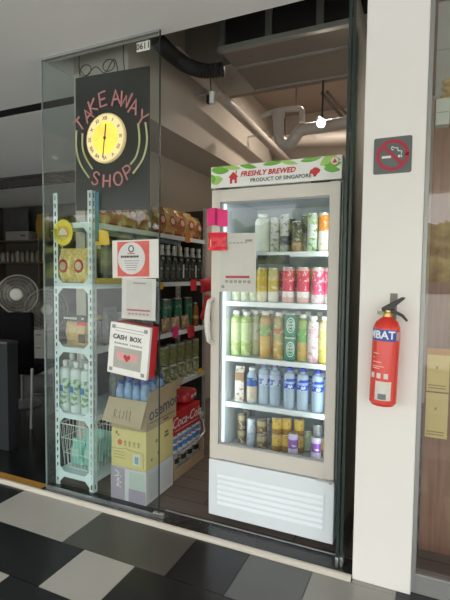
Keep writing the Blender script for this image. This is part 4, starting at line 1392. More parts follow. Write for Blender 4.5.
tag(pl.build('card_sheet', mat('grey_card_sheet', (0.42, 0.38, 0.32), 0.8), bev=0.001), 'flat cardboard sheet between the jar tray and the blue cans', 'sheet')
cm = bands('blue_white_print', [(0, (0.62, 0.64, 0.68)), (0.22, (0.05, 0.18, 0.45)), (0.50, (0.66, 0.68, 0.72)), (0.62, (0.40, 0.10, 0.12)), (0.7, (0.10, 0.24, 0.50)), (0.9, (0.6, 0.62, 0.66))], 0.125, rough=0.3, art=(0.6, 0.64, 0.7), art_scale=30, art_cut=0.62)
for k in range(6):
    make_can(0.032, 0.125, cm, '%s blue and white can of the wrapped row above the jar tray' % ORD[k], loc=(-1.557, 2.612 + k * 0.0685, 0.1715), group='wrapped row of blue and white cans')
wrap = thing('shrink_wrap', 'crumpled clear shrink wrap strip around the blue and white cans', 'wrap', (0.006, 0, 0))
b = MB()
b.tube([(-1.520, 2.58, 0.178), (-1.516, 2.70, 0.173), (-1.516, 2.90, 0.178), (-1.525, 3.02, 0.20), (-1.56, 3.06, 0.27), (-1.60, 3.03, 0.33)], [0.004, 0.005, 0.006, 0.006, 0.006, 0.004], 7)
b.tube([(-1.60, 3.03, 0.33), (-1.66, 3.02, 0.35), (-1.74, 3.0, 0.33)], 0.005, 7)
b.build('film_edge', mat('clear_film', (0.62, 0.60, 0.58), 0.2, var=0.2), wrap)
rc = thing('red_carton', 'red drinks case with white script on top of the blue cans', 'carton', (-1.80, 2.575, 0.2975))
MB().box(0, 0.262, 0, 0.40, 0, 0.155).build('carton_body', red_plastic, rc, bev=0.006)
b = MB()
text('Coca-Cola', 0.098, T(0.2635, 0.20, 0.082) @ FACE_X, paper, rc, shear=0.35, bold=0.001)
b.box(0.2626, 0.2634, 0.03, 0.37, 0.026, 0.031)
b.build('white_line', paper, rc)
rc2 = thing('red_case', 'smaller glossy red pack lying on the red drinks case', 'pack', (-1.70, 2.80, 0.4535), (0, 0, R(8)))
b = MB()
b.x = T(0.07, 0.10, 0.045)
b.ell((0, 0, 0), (0.085, 0.11, 0.045), 16, 8, e=0.5)
b.build('pouch', mat('red_film', (0.55, 0.03, 0.04), 0.2), rc2)
MB().box(0.12, 0.154, 0.05, 0.15, 0.04, 0.06).build('white_patch', paper, rc2)

# ================================================================== NEON SIGN BOARD WITH CLOCK
YB = 2.25
nb = thing('neon_sign', 'dark hanging sign board with pink neon lettering and yellow neon arcs', 'sign', (-1.79, YB, 2.21))
b = MB()
b.prism([(-0.280, -0.405), (0.277, -0.425), (0.277, 0.402), (-0.276, 0.424)], 0, -0.012, FACE_Y)
b.build('board', mat('charcoal_board', (0.022, 0.022, 0.020), 0.65, var=0.1), nb, bev=0.002)
neon_p = mat('pink_neon', (0.62, 0.28, 0.28), 0.35, emit=(0.75, 0.22, 0.24), es=0.16)
neon_y = mat('yellow_neon', (0.62, 0.60, 0.34), 0.35, emit=(0.80, 0.75, 0.30), es=0.12)
GL = {'T': (0.62, [[(0, 1), (0.62, 1)], [(0.31, 1), (0.31, 0)]]), 'A': (0.64, [[(0, 0), (0.32, 1), (0.64, 0)], [(0.13, 0.38), (0.51, 0.38)]]),
      'K': (0.6, [[(0, 0), (0, 1)], [(0.56, 1), (0, 0.45), (0.6, 0)]]), 'E': (0.52, [[(0.52, 1), (0, 1), (0, 0), (0.52, 0)], [(0, 0.5), (0.44, 0.5)]]),
      'W': (0.84, [[(0, 1), (0.21, 0), (0.42, 0.75), (0.63, 0), (0.84, 1)]]), 'Y': (0.62, [[(0, 1), (0.31, 0.5), (0.62, 1)], [(0.31, 0.5), (0.31, 0)]]),
      'S': (0.55, [[(0.53, 0.82), (0.42, 0.97), (0.2, 1.0), (0.04, 0.86), (0.06, 0.66), (0.27, 0.52), (0.48, 0.38), (0.53, 0.18), (0.38, 0.02), (0.16, 0.0), (0.0, 0.16)]]),
      'H': (0.58, [[(0, 1), (0, 0)], [(0.58, 1), (0.58, 0)], [(0, 0.5), (0.58, 0.5)]]),
      'O': (0.7, [[(0.35 + 0.35 * math.sin(2 * PI * q / 16), 0.5 + 0.5 * math.cos(2 * PI * q / 16)) for q in range(17)]]),
      'P': (0.52, [[(0, 0), (0, 1), (0.30, 1), (0.48, 0.9), (0.52, 0.74), (0.46, 0.57), (0.28, 0.48), (0, 0.48)]])}


def neon(ch, px, py, ang, hgt):
    w_, strokes = GL[ch]
    p = at(px, py, Y=YB - 0.02)
    cx, cz = p.x + 1.79, p.z - 2.21
    ca, sa = math.cos(R(ang)), math.sin(R(ang))
    b = MB()
    for s_ in strokes:
        q = []
        for u, v in s_:
            a, c_ = (u - w_ / 2) * hgt * 1.12, (v - 0.5) * hgt
            q.append((cx + a * ca - c_ * sa, -0.010, cz + a * sa + c_ * ca))
        b.tube(q, 0.0056, 7)
    b.build('neon_letter', neon_p, nb)


for a in (('T', 78.6, 124.0, 40, 0.080), ('A', 86.6, 114.6, 34, 0.082), ('K', 91.8, 105.0, 20, 0.078), ('E', 101.6, 98.4, 10, 0.084), ('A', 114.6, 96.8, 2, 0.086),
          ('W', 124.4, 98.8, -18, 0.086), ('A', 132.8, 106.0, -22, 0.084), ('Y', 141.0, 117.6, -36, 0.084),
          ('S', 94.6, 178.0, -16, 0.078), ('H', 105.6, 180.6, -3, 0.076), ('O', 117.0, 178.4, 12, 0.078), ('P', 126.8, 171.6, 26, 0.080)):
    neon(*a)


def smooth(p, n=5):
    o = []
    for i in range(len(p) - 1):
        p0, p1, p2, p3 = p[max(i - 1, 0)], p[i], p[i + 1], p[min(i + 2, len(p) - 1)]
        for k in range(n):
            t = k / n
            o.append(tuple(0.5 * (2 * p1[j] + (p2[j] - p0[j]) * t + (2 * p0[j] - 5 * p1[j] + 4 * p2[j] - p3[j]) * t * t + (3 * p1[j] - p0[j] - 3 * p2[j] + p3[j]) * t ** 3) for j in range(len(p1))))
    o.append(tuple(p[-1]))
    return o


for arc in ([(75.4, 130), (75.2, 147), (79, 163), (88, 177.4)], [(81.4, 133), (81.5, 147), (85, 158), (91.4, 168.6)],
            [(144.4, 122), (146, 140), (142, 158), (132, 173)], [(137, 123), (138.5, 140), (135.5, 155), (129.4, 164)]):
    q = []
    for x, y in smooth(arc):
        p = at(x, y, Y=YB - 0.02)
        q.append((p.x + 1.79, -0.010, p.z - 2.21))
    MB().tube(q, 0.0058, 7).build('neon_arc', neon_y, nb)
b = MB()
for x in (-0.24, 0.10):
    b.tube([(x, 0.006, 0.41), (x - 0.01, 0.006, 0.47), (x, 0.006, ZC - 2.21 + 0.6)], 0.0025, 6)
b.build('hanging_cord', black_metal, nb)
b = MB()
for x in (-0.20, -0.02):
    b.tube([(x + 0.045 * math.cos(a * 0.5), 0.008, 0.46 + 0.035 * math.sin(a * 0.5)) for a in range(20)], 0.003, 6)
b.tube(smooth([(-0.26, 0.01, 0.50), (-0.20, 0.008, 0.43), (-0.12, 0.008, 0.47), (-0.05, 0.008, 0.42), (0.02, 0.008, 0.49), (0.05, 0.008, 0.41)]), 0.003, 6)
b.build('cable', black_metal, nb)

pc = at(106.6, 138.6, Y=YB - 0.02)
ck = thing('wall_clock', 'glowing yellow round clock with roman numerals mounted on the dark sign board', 'clock', (pc.x, YB - 0.013, pc.z))
b = MB()
n = 40
b.prism([(0.146 * math.cos(2 * PI * q / n), 0.149 * math.sin(2 * PI * q / n)) for q in range(n)], 0.0005, 0.022, FACE_Y)
b.build('clock_case', mat('clock_rim', (0.80, 0.66, 0.38), 0.4, emit=(0.9, 0.62, 0.28), es=0.35), ck, bev=0.005)
cf = bpy.data.materials.new('clock_face_lit')
cf.use_nodes = True
t = cf.node_tree
bb = t.nodes['Principled BSDF']
bb.inputs['Base Color'].default_value = (0.8, 0.6, 0.2, 1)
c_ = N(t, 'ShaderNodeTexCoord')
vr = N(t, 'ShaderNodeTexVoronoi')
vr.inputs['Scale'].default_value = 11
L(t, c_.outputs['Object'], vr.inputs['Vector'])
cr = N(t, 'ShaderNodeValToRGB')
cr.color_ramp.elements[0].color = (1.0, 0.85, 0.03, 1)
cr.color_ramp.elements[1].position = 0.75
cr.color_ramp.elements[1].color = (0.95, 0.50, 0.02, 1)
L(t, vr.outputs['Distance'], cr.inputs[0])
L(t, cr.outputs[0], bb.inputs['Emission Color'])
bb.inputs['Emission Strength'].default_value = 0.95
b = MB()
b.prism([(0.136 * math.cos(2 * PI * q / n), 0.139 * math.sin(2 * PI * q / n)) for q in range(n)], 0.022, 0.0226, FACE_Y, 0)
b.build('numeral_ring', mat('numeral_ring_lit', (0.75, 0.65, 0.42), 0.4, emit=(0.95, 0.68, 0.30), es=0.75), ck)
b = MB()
b.prism([(0.095 * math.cos(2 * PI * q / n), 0.098 * math.sin(2 * PI * q / n)) for q in range(n)], 0.0227, 0.0232, FACE_Y, 0)
b.build('clock_face', cf, ck)
num = ['XII', 'I', 'II', 'III', 'IIII', 'V', 'VI', 'VII', 'VIII', 'IX', 'X', 'XI']
brown_ink = mat('numeral_brown', (0.10, 0.07, 0.02), 0.6)
for k, s_ in enumerate(num):
    a = -k * PI / 6
    text(s_, 0.030, T(0.115 * math.sin(-a), -0.0236, 0.117 * math.cos(a)) @ FACE_Y @ Matrix.Rotation(a, 4, 'Z'), brown_ink, ck, name='numeral', bold=0.0003)
b = MB()
b.x = T(0, -0.025, 0) @ Matrix.Rotation(R(6), 4, 'Y')
b.box(-0.004, 0.004, -0.001, 0.001, -0.012, 0.082)
b.build('hour_hand', ink, ck)
b = MB()
b.x = T(0, -0.027, 0) @ Matrix.Rotation(R(187), 4, 'Y')
b.box(-0.003, 0.003, -0.001, 0.001, -0.012, 0.118)
b.build('minute_hand', ink, ck)
MB().prism([(0.009 * math.cos(q * PI / 6), 0.009 * math.sin(q * PI / 6)) for q in range(12)], 0.022, 0.029, FACE_Y).build('hub', ink, ck)

# unit number plate
np_ = thing('number_plate', 'small pale unit number plate at the top corner of the glass', 'plate', (-1.4685, YG - 0.0052, 2.657))
MB().box(-0.044, 0.044, -0.003, 0, -0.025, 0.025).build('plate', mat('plate_pale', (0.66, 0.66, 0.60), 0.5), np_)
text('0611', 0.046, T(0, -0.0036, 0) @ FACE_Y, ink, np_, bold=0.001)

# ================================================================== THINGS STUCK ON THE GLASS
def sheet_on_glass(name, label, px, Y, w_, h_, tilt, m_, part):
    p = at(px[0], px[1], Y=Y)
    t = thing(name, label, 'poster', (p.x, Y, p.z), (0, R(tilt), 0))
    MB().box(-w_ / 2, w_ / 2, -0.0012, 0.0008, -h_ / 2, h_ / 2).build(part, m_, t)
    return t


YS = YG - 0.0062
ps = sheet_on_glass('poster', 'red and white poster with oval panel taped high on the glass', (135, 259), YS, 0.318, 0.218, -0.5, mat('poster_white', (0.74, 0.72, 0.70), 0.4), 'sheet')
b = MB()
b.box(-0.122, 0.098, -0.0022, -0.0013, -0.100, 0.100)
b.build('red_panel', mat('poster_red', (0.70, 0.12, 0.10), 0.5, var=0.3, scale=30), ps)
b = MB()
n = 30
b.prism([(-0.024 + 0.094 * math.cos(2 * PI * q / n), 0.004 + 0.092 * math.sin(2 * PI * q / n)) for q in range(n)], 0.0023, 0.0030, FACE_Y)
b.build('oval_panel', mat('oval_pale', (0.70, 0.69, 0.70), 0.5), ps)
b = MB()
pts = [(-0.024 + 0.016 * math.cos(2 * PI * q / 20), -0.0032, 0.058 + 0.018 * math.sin(2 * PI * q / 20)) for q in range(20)]
b.tube(pts, 0.0035, 6, closed=True)
b.build('ring_emblem', mat('emblem_dark', (0.08, 0.09, 0.08), 0.5), ps)
b = MB()
x = -0.096
for wd in (0.016, 0.012, 0.014, 0.018, 0.010, 0.016, 0.013, 0.012, 0.014):
    b.box(x, x + wd * 0.8, -0.0036, -0.0030, 0.008, 0.020)
    x += wd
b.build('title_print', ink, ps)
b = MB()
b.box(-0.05, 0.0, -0.0036, -0.0030, 0.028, 0.033)
b.build('red_line_print', red_ink, ps)
b = MB()
for k in range(5):
    b.box(-0.075 + 0.005 * k, 0.030 - 0.005 * k, -0.0036, -0.0030, -0.012 - k * 0.013, -0.008 - k * 0.013)
b.build('small_print', ink_grey, ps)
p2 = sheet_on_glass('payment_sheet', 'clear-sleeved pale payment sheet taped under the red poster', (138.5, 299), YS, 0.232, 0.236, 1.0, mat('sleeve_pale', (0.62, 0.62, 0.60), 0.3, var=0.1), 'plastic_sleeve')
MB().box(-0.085, 0.090, -0.0020, -0.0013, -0.102, 0.104).build('sheet', mat('pale_grey_sheet', (0.56, 0.56, 0.55), 0.5, var=0.12, scale=20), p2)
b = MB()
b.box(-0.078, 0.082, -0.0028, -0.0021, -0.070, -0.060)
b.build('red_strip', mat('dull_red_print', (0.42, 0.12, 0.14), 0.5), p2)
b = MB()
for k in range(6):
    b.box(-0.07 + k * 0.025, -0.052 + k * 0.025, -0.0028, -0.0021, -0.092, -0.082)
b.box(-0.04, 0.05, -0.0028, -0.0021, 0.086, 0.094)
b.build('small_print', ink_grey, p2)

# cash box
p = at(128.0, 350.5, Y=2.035)
cbx = thing('cash_box', 'white-fronted red-sided cash box with heart picture, hung on the glass', 'box', (p.x, 2.035, p.z), (0, R(5.5), 0))
w_, h_ = 0.262, 0.288
b = MB()
b.box(-w_ / 2, w_ / 2, 0.012, 0.092, -h_ / 2, h_ / 2)
b.build('box_body', red_plastic, cbx, bev=0.003)
b = MB()
b.box(-w_ / 2 - 0.002, w_ / 2 + 0.004, 0.0, 0.022, -h_ / 2 - 0.002, h_ / 2 + 0.002)
b.build('front_board', mat('board_white', (0.84, 0.83, 0.81), 0.4, var=0.02), cbx, bev=0.002)
for sx in (-1, 1):
    for sz in (-1, 1):
        b = MB()
        b.box(sx * 0.108 - 0.011, sx * 0.108 + 0.011, -0.002, 0.0, sz * 0.122 - 0.010, sz * 0.122 + 0.010)
        b.build('corner_pad', mat('pad_grey', (0.30, 0.30, 0.31), 0.5), cbx)
b = MB()
b.box(-0.095, 0.095, -0.0012, -0.0002, 0.116, 0.119)
b.box(-0.095, 0.095, -0.0012, -0.0002, 0.100, 0.102)
b.build('slot_line', ink_grey, cbx)
text('CASH  BOX', 0.037, T(-0.012, -0.0012, 0.066) @ FACE_Y, ink, cbx, bold=0.0008)
b = MB()
x = -0.095
for k, wd in enumerate((0.012, 0.010, 0.012, 0.010, 0.012, 0.011, 0.012, 0.0, 0.010, 0.012, 0.010, 0.012, 0.010, 0.012)):
    if wd:
        b.box(x, x + wd * 0.75, -0.0012, -0.0002, 0.026, 0.036)
    x += 0.0135
b.build('small_print', ink_grey, cbx)
MB().box(-0.094, 0.092, -0.0012, -0.0002, -0.108, 0.012).build('picture_panel', mat('picture_grey', (0.42, 0.42, 0.38), 0.5, var=0.1, scale=30), cbx)
pkm = mat('picture_pink', (0.72, 0.36, 0.36), 0.5)
b = MB()
for sx in (-1, 1):
    b.prism([(sx * 0.010 - 0.002, -0.06), (sx * 0.062 - 0.002, -0.062), (sx * 0.075 - 0.002, -0.03), (sx * 0.058 - 0.002, 0.0), (sx * 0.05 - 0.002, -0.02), (sx * 0.03 - 0.002, -0.012), (sx * 0.012 - 0.002, -0.022)][::sx], 0.0014, 0.0022, FACE_Y)
b.build('hands_picture', pkm, cbx)
b = MB()
b.prism([(-0.002, -0.068), (0.022, -0.042), (0.018, -0.028), (0.006, -0.028), (-0.002, -0.036), (-0.010, -0.028), (-0.022, -0.028), (-0.026, -0.042)], 0.0024, 0.0034, FACE_Y)
b.build('heart_picture', red_ink, cbx)

# ================================================================== PILLAR: NO-SMOKING PLATE AND EXTINGUISHER
ns = thing('no_smoking_sign', 'grey no-smoking plate with red ring on the white pillar', 'sign', (-0.1515, 2.0715, 1.921))
b = MB()
q = 0.077
poly = []
for (cx, cz, a0) in ((q - 0.009, q - 0.009, 0), (-q + 0.009, q - 0.009, 90), (-q + 0.009, -q + 0.009, 180), (q - 0.009, -q + 0.009, 270)):
    for k in range(5):
        a = R(a0 + k * 22.5)
        poly.append((cx + 0.009 * math.cos(a), cz + 0.009 * math.sin(a)))
b.prism(poly, 0, 0.003, FACE_Y)
b.build('plate', mat('plate_grey', (0.115, 0.13, 0.128), 0.4, var=0.06), ns)
b = MB()
n = 40
ring = []
for k in range(n):
    a0, a1 = 2 * PI * k / n, 2 * PI * (k + 1) / n
    b.prism([(0.066 * math.cos(a0), 0.066 * math.sin(a0)), (0.066 * math.cos(a1), 0.066 * math.sin(a1)), (0.052 * math.cos(a1), 0.052 * math.sin(a1)), (0.052 * math.cos(a0), 0.052 * math.sin(a0))], 0.003, 0.0042, FACE_Y)
b.x = Matrix.Rotation(R(45), 4, 'Y')
b.box(-0.056, 0.056, -0.0043, -0.003, -0.0065, 0.0065)
b.build('ring_bar', mat('sign_red', (0.42, 0.02, 0.05), 0.4), ns)
b = MB()
b.box(-0.043, -0.006, -0.0036, -0.003, -0.011, -0.001)
b.box(0.022, 0.031, -0.0036, -0.003, -0.011, -0.001)
b.box(0.033, 0.038, -0.0036, -0.003, -0.011, -0.001)
b.tube(smooth([(0.035, -0.0036, 0.003), (0.036, -0.0036, 0.014), (0.022, -0.0036, 0.017), (0.020, -0.0036, 0.028), (0.008, -0.0036, 0.030), (-0.002, -0.0036, 0.036), (-0.004, -0.0036, 0.026), (0.004, -0.0036, 0.022)]), 0.0022, 5)
b.build('cigarette_symbol', mat('symbol_white', (0.80, 0.80, 0.80), 0.5), ns)

EX = thing('fire_extinguisher', 'red fire extinguisher with black levers hung on the white pillar', 'extinguisher', (-0.157, 2.0715 - 0.062, 0.855), (0, R(1.5), R(8)))
er = 0.0555
b = MB()
b.lathe([(0, 0.010), (0.030, 0.008), (0.042, 0.0), (0.047, 0.0), (er, 0.012), (er, 0.315), (er * 0.96, 0.335), (er * 0.80, 0.356), (er * 0.55, 0.368), (0.020, 0.374), (0.018, 0.380), (0, 0.380)], 32)
b.build('cylinder_body', mat('extinguisher_red', (0.72, 0.035, 0.02), 0.25, var=0.03, coat=0.4), EX)
b = MB()
a0, a1 = R(-115), R(28)
n = 18


def wrap_patch(b, a0, a1, z0, z1, r, m=0, n=14):
    for k in range(n):
        p, q = a0 + (a1 - a0) * k / n, a0 + (a1 - a0) * (k + 1) / n
        b.add([(r * math.sin(p), -r * math.cos(p), z0), (r * math.sin(q), -r * math.cos(q), z0), (r * math.sin(q), -r * math.cos(q), z1), (r * math.sin(p), -r * math.cos(p), z1)], [(0, 1, 2, 3)], m)


wrap_patch(b, R(-130), R(38), 0.278, 0.326, er + 0.0006)
b.build('blue_band', mat('band_blue', (0.03, 0.08, 0.42), 0.35), EX)
text('COMBAT', 0.046, T(0, 0, 0.302), mat('band_white', (0.85, 0.85, 0.85), 0.4), EX, bold=0.0012, wrap=(er + 0.0010, R(-64)), space=1.0)
b = MB()
wrap_patch(b, R(-40), R(28), 0.028, 0.108, er + 0.0006)
b.build('data_label', mat('label_pale', (0.70, 0.66, 0.60), 0.5, var=0.15, scale=60), EX)
b = MB()
wrap_patch(b, R(-26), R(8), 0.032, 0.056, er + 0.0010)
b.build('stamp_print', mat('stamp_grey', (0.16, 0.20, 0.22), 0.5), EX)
b = MB()
for a in (-66, -36, -6):
    wrap_patch(b, R(a), R(a + 18), 0.120, 0.142, er + 0.0006, n=4)
b.build('pictograms', mat('pictogram_white', (0.75, 0.66, 0.62), 0.5), EX)
b = MB()
for z, a in ((0.222, 30), (0.186, 42), (0.168, 52), (0.160, 36), (0.205, 10)):
    wrap_patch(b, R(-60), R(-60 + a), z, z + 0.004, er + 0.0006, n=6)
b.build('instruction_print', mat('print_pink', (0.80, 0.45, 0.40), 0.5), EX)
b = MB()
wrap_patch(b, R(40), R(66), 0.282, 0.318, er + 0.0008, n=6)
b.build('grey_tag', mat('tag_grey_red', (0.55, 0.34, 0.32), 0.5), EX)
b = MB()
b.lathe([(0, 0.378), (0.019, 0.378), (0.019, 0.392), (0.014, 0.396), (0.014, 0.405), (0, 0.405)], 16)
b.build('valve', mat('brass', (0.62, 0.42, 0.16), 0.3, metal=0.8), EX)
b = MB()
b.x = T(-0.028, -0.014, 0.393)
b.lathe([(0, -0.006), (0.015, -0.006), (0.015, 0.006), (0, 0.006)], 16)
b.build('gauge', mat('gauge_green', (0.30, 0.32, 0.20), 0.3), EX)
b = MB()
P = [(-0.022, 0.402), (0.024, 0.408), (0.062, 0.390), (0.082, 0.366), (0.075, 0.360), (0.054, 0.380), (0.022, 0.394), (-0.022, 0.388)]
b.prism(P, -0.009, 0.009, FACE_Y)
b.build('carry_lever', black_metal, EX, bev=0.002)
b = MB()
P = [(-0.026, 0.402), (-0.026, 0.414), (0.004, 0.432), (0.052, 0.462), (0.066, 0.462), (0.062, 0.454), (0.030, 0.424), (0.018, 0.408)]
b.prism(P, -0.010, 0.010, FACE_Y)
b.build('squeeze_lever', black_metal, EX, bev=0.002)
b = MB()
pts = [(-0.030 + 0.012 * math.cos(k * PI / 8), -0.004, 0.404 + 0.012 * math.sin(k * PI / 8)) for k in range(16)]
b.tube(pts, 0.0018, 6, closed=True)
b.build('pull_ring', steel, EX)
b = MB()
b.box(0.010, 0.040, 0.055, 0.0605, 0.36, 0.475)
b.box(0.010, 0.030, 0.012, 0.058, 0.386, 0.392)
b.build('wall_bracket', mat('bracket_olive', (0.22, 0.21, 0.17), 0.5), EX)

# ================================================================== OTHER SHOP WINDOW: papers and grey box
for k, (z0, z1, m_, lab) in enumerate(((0.905, 1.065, mat('paper_yellow', (0.66, 0.52, 0.20), 0.6), 'upper yellow notice inside the neighbouring shop window'), (0.70, 0.898, mat('paper_yellow_pale', (0.64, 0.52, 0.24), 0.6), 'lower yellow notice inside the neighbouring shop window'))):
    t = thing('yellow_notice', lab, 'notice', (0.053, 2.131, z0), group='yellow notices in the neighbouring window')
    MB().box(-0.040, 0.048, 0, 0.0012, 0, z1 - z0).build('sheet', m_, t)
    b = MB()
    b.box(-0.004, 0.004, -0.0008, 0, (z1 - z0) * 0.62, (z1 - z0) * 0.62 + 0.012)
    for q in range(2):
        b.box(-0.034, 0.036, -0.0008, 0, 0.012 + q * 0.012, 0.017 + q * 0.012)
    b.build('print', mat('notice_print', (0.34, 0.26, 0.10), 0.6), t)
    if k == 0:
        MB().box(-0.040, 0.048, -0.0012, 0.0012, z1 - z0, z1 - z0 + 0.028).build('orange_strip', mat('notice_orange', (0.50, 0.24, 0.05), 0.6), t)
gb = thing('grey_box', 'pale grey box mounted inside the neighbouring window near its top', 'box', (0.045, 2.131, 2.045))
MB().box(-0.034, 0.020, 0.0, 0.05, 0.0, 0.11).build('box_body', mat('box_pale_grey', (0.60, 0.64, 0.60), 0.5), gb, bev=0.003)
MB().box(-0.030, 0.016, -0.0018, 0.0, 0.05, 0.052).build('lid_seam', mat('seam_grey', (0.20, 0.22, 0.21), 0.6), gb)
gt = thing('gold_ornament', 'small gold ruffled ornament above the grey box in the neighbouring window', 'ornament', (0.052, 2.18, 2.156))
b = MB()
for k in range(7):
    b.ell((random.uniform(-0.02, 0.03), random.uniform(-0.01, 0.02), 0.012 + 0.012 * k), (0.022, 0.018, 0.014), 10, 6)
b.build('ruffles', mat('gold_ruffle', (0.55, 0.40, 0.18), 0.45, var=0.4, scale=60), gt)
MB().tube([(0.005, 0.005, -0.003), (0.005, 0.005, 0.03)], 0.005, 8).build('stem', mat('gold_stem', (0.40, 0.28, 0.10), 0.45), gt)

# ================================================================== OPEN CEILING OF THE SHOP
ac = thing('ceiling_cooling_unit', 'large boxy cooling unit with black filter front hung under the shop ceiling', 'air conditioner', (-1.33, 2.81, 2.90))
AW, AD, AH = 1.04, 0.70, 0.44
MB().box(0.0, AW, 0.02, AD, 0.012, AH).build('casing', mat('unit_grey_brown', (0.23, 0.20, 0.175), 0.6, var=0.06), ac, bev=0.004)
MB().box(0.01, AW - 0.01, 0.006, 0.0195, 0.05, AH).build('filter', mat('filter_black', (0.012, 0.012, 0.013), 0.8), ac)
b = MB()
b.box(-0.01, AW, -0.012, 0.03, 0.0, 0.035)
b.build('front_flange', mat('flange_grey', (0.36, 0.38, 0.36), 0.4, metal=0.4), ac, bev=0.002)
for x in (0.0, 0.33, 0.66):
    MB().box(x, x + 0.045, -0.006, 0.006, 0.035, AH).build('upright', mat('upright_grey', (0.16, 0.17, 0.165), 0.45), ac)
for y in (0.26, 0.68):
    MB().box(0.0, AW, y, y + 0.022, 0.002, 0.012).build('seam_strip', mat('seam_strip_grey', (0.34, 0.34, 0.33), 0.4, metal=0.4), ac)
b = MB()
for x in (0.05, AW - 0.05):
    b.tube([(x, 0.35, AH), (x, 0.35, 0.45)], 0.006, 8)
b.build('hanger_rod', steel, ac)
duct = thing('flexible_duct', 'black ribbed flexible duct looping under the open ceiling', 'duct', (0, 0, 0))
q = smooth([tuple(at(x, y, Y=Y)) for x, y, Y in ((153, 36, 2.36), (163, 46, 2.45), (176, 58, 2.62), (190, 67, 2.76), (206, 71, 2.86), (224, 69, 2.92))], 14)
rr = [0.047 + (0.004 if k % 2 else -0.003) for k in range(len(q))]
MB().tube(q, rr, 14).build('duct_tube', mat('duct_black', (0.018, 0.018, 0.018), 0.6), duct, ang=60)
b = MB()
b.tube(q[-2:], 0.062, 16)
b.build('collar', steel, duct)
rd = at(195, 48, Y=3.3)
MB()
rdt = thing('air_duct', 'pale rectangular sheet metal duct above the black flexible duct', 'duct', (-2.15, 3.15, 2.98))
MB().box(0, 0.80, 0, 0.55, 0, 0.37).build('duct_body', mat('duct_pale', (0.36, 0.34, 0.31), 0.5, metal=0.2), rdt, bev=0.004)
MB().box(-0.01, 0.81, -0.012, 0.0, -0.01, 0.03).build('flange', steel, rdt)
sn = at(210.5, 98, Y=2.84)
sns = thing('hanging_switch', 'small white and black switch box dangling on a cable under the black duct', 'switch', (sn.x, sn.y, sn.z))
b = MB()
b.tube(smooth([(0.002, 0, 0.04), (0.0, 0, 0.11), (-0.003, 0.0, 0.13), (-0.003, 0.0, 0.148)]), 0.004, 6)
b.build('cable', black_metal, sns)
MB().box(-0.004, 0.026, -0.012, 0.012, -0.040, 0.042).build('white_body', paper, sns, bev=0.003)
MB().box(-0.026, -0.005, -0.014, 0.014, -0.038, 0.022).build('black_body', black_metal, sns, bev=0.003)
cd = thing('conduit_pipe', 'beige conduit pipe running inward along the top of the left bulkhead', 'pipe', (0, 0, 0))
MB().tube([(-1.60, 2.70, 2.90), (-1.60, 5.395, 2.80)], 0.045, 14).build('pipe_run', pvc, cd)
for y in (3.3, 4.5):
    MB().tube([(-1.60, y, 2.87), (-1.60, y + 0.02, 2.87 - 0.001)], 0.054, 14).build('pipe_clip', steel, cd)
    MB().box(-1.782, -1.64, y, y + 0.02, 2.86, 2.88).build('clip_arm', steel, cd)
# pipes
YP = 4.0


def pp(x, y, Y=YP):
    return tuple(at(x, y, Y=Y))


wp = thing('drain_pipe', 'white plastic drain pipe with a U-bend under the shop ceiling', 'pipe', (0, 0, 0))
b = MB()
b.tube(smooth([pp(279, 116), pp(279, 128), pp(279.5, 137), pp(283, 143.5), pp(289, 144.5), pp(294, 139), pp(299, 132), pp(306, 129), pp(318, 127.5), pp(352, 121.5)], 6), 0.052, 16)
b.build('trap_bend', pvc, wp)
b = MB()
b.tube(smooth([pp(262, 117), pp(272, 112.5), pp(284, 110), pp(299, 109), pp(302, 113), pp(302, 122)], 5), 0.026, 12)
b.build('vent_pipe', pvc, wp)
for (x, y) in ((279, 116), (300, 131)):
    p = at(x, y, Y=YP)
    MB().lathe([(0.060, -0.03), (0.062, 0), (0.060, 0.03)], 18, tuple(p)).build('collar', pvc, wp) if x == 279 else None
b = MB()
h0 = pp(296, 110)
b.tube([h0, (h0[0], h0[1], 3.352)], 0.008, 6)
b.tube([pp(285, 112), pp(285, 143)], 0.010, 6)
b.build('hanger', mat('hanger_rusty', (0.18, 0.14, 0.12), 0.6), wp)
w2 = thing('supply_pipe', 'large beige pipe running along the rear of the shop ceiling', 'pipe', (0, 0, 0))
MB().tube([tuple(at(256, 143.3, Y=5.2)), tuple(at(352, 138, Y=5.2))], 0.075, 16).build('pipe_run', pvc, w2)
for px in (258, 316):
    p = at(px, 143 - (px - 205) * 0.054, Y=5.2)
    MB().tube([(p.x - 0.02, p.y, p.z), (p.x + 0.02, p.y, p.z)], 0.088, 16).build('coupling', pvc, w2)
bm_ = MB()
bm_.box(-2.2, -0.28, 3.62, 3.85, 3.02, 3.35)
struct(bm_.build('beam_ceiling', mat('beam_brown', (0.20, 0.17, 0.145), 0.7), bev=0.004))
bm_ = MB()
bm_.box(-2.2, -0.28, 5.0, 5.4, 2.30, 2.62)
struct(bm_.build('beam_back', mat('beam_beige', (0.34, 0.28, 0.24), 0.7)))
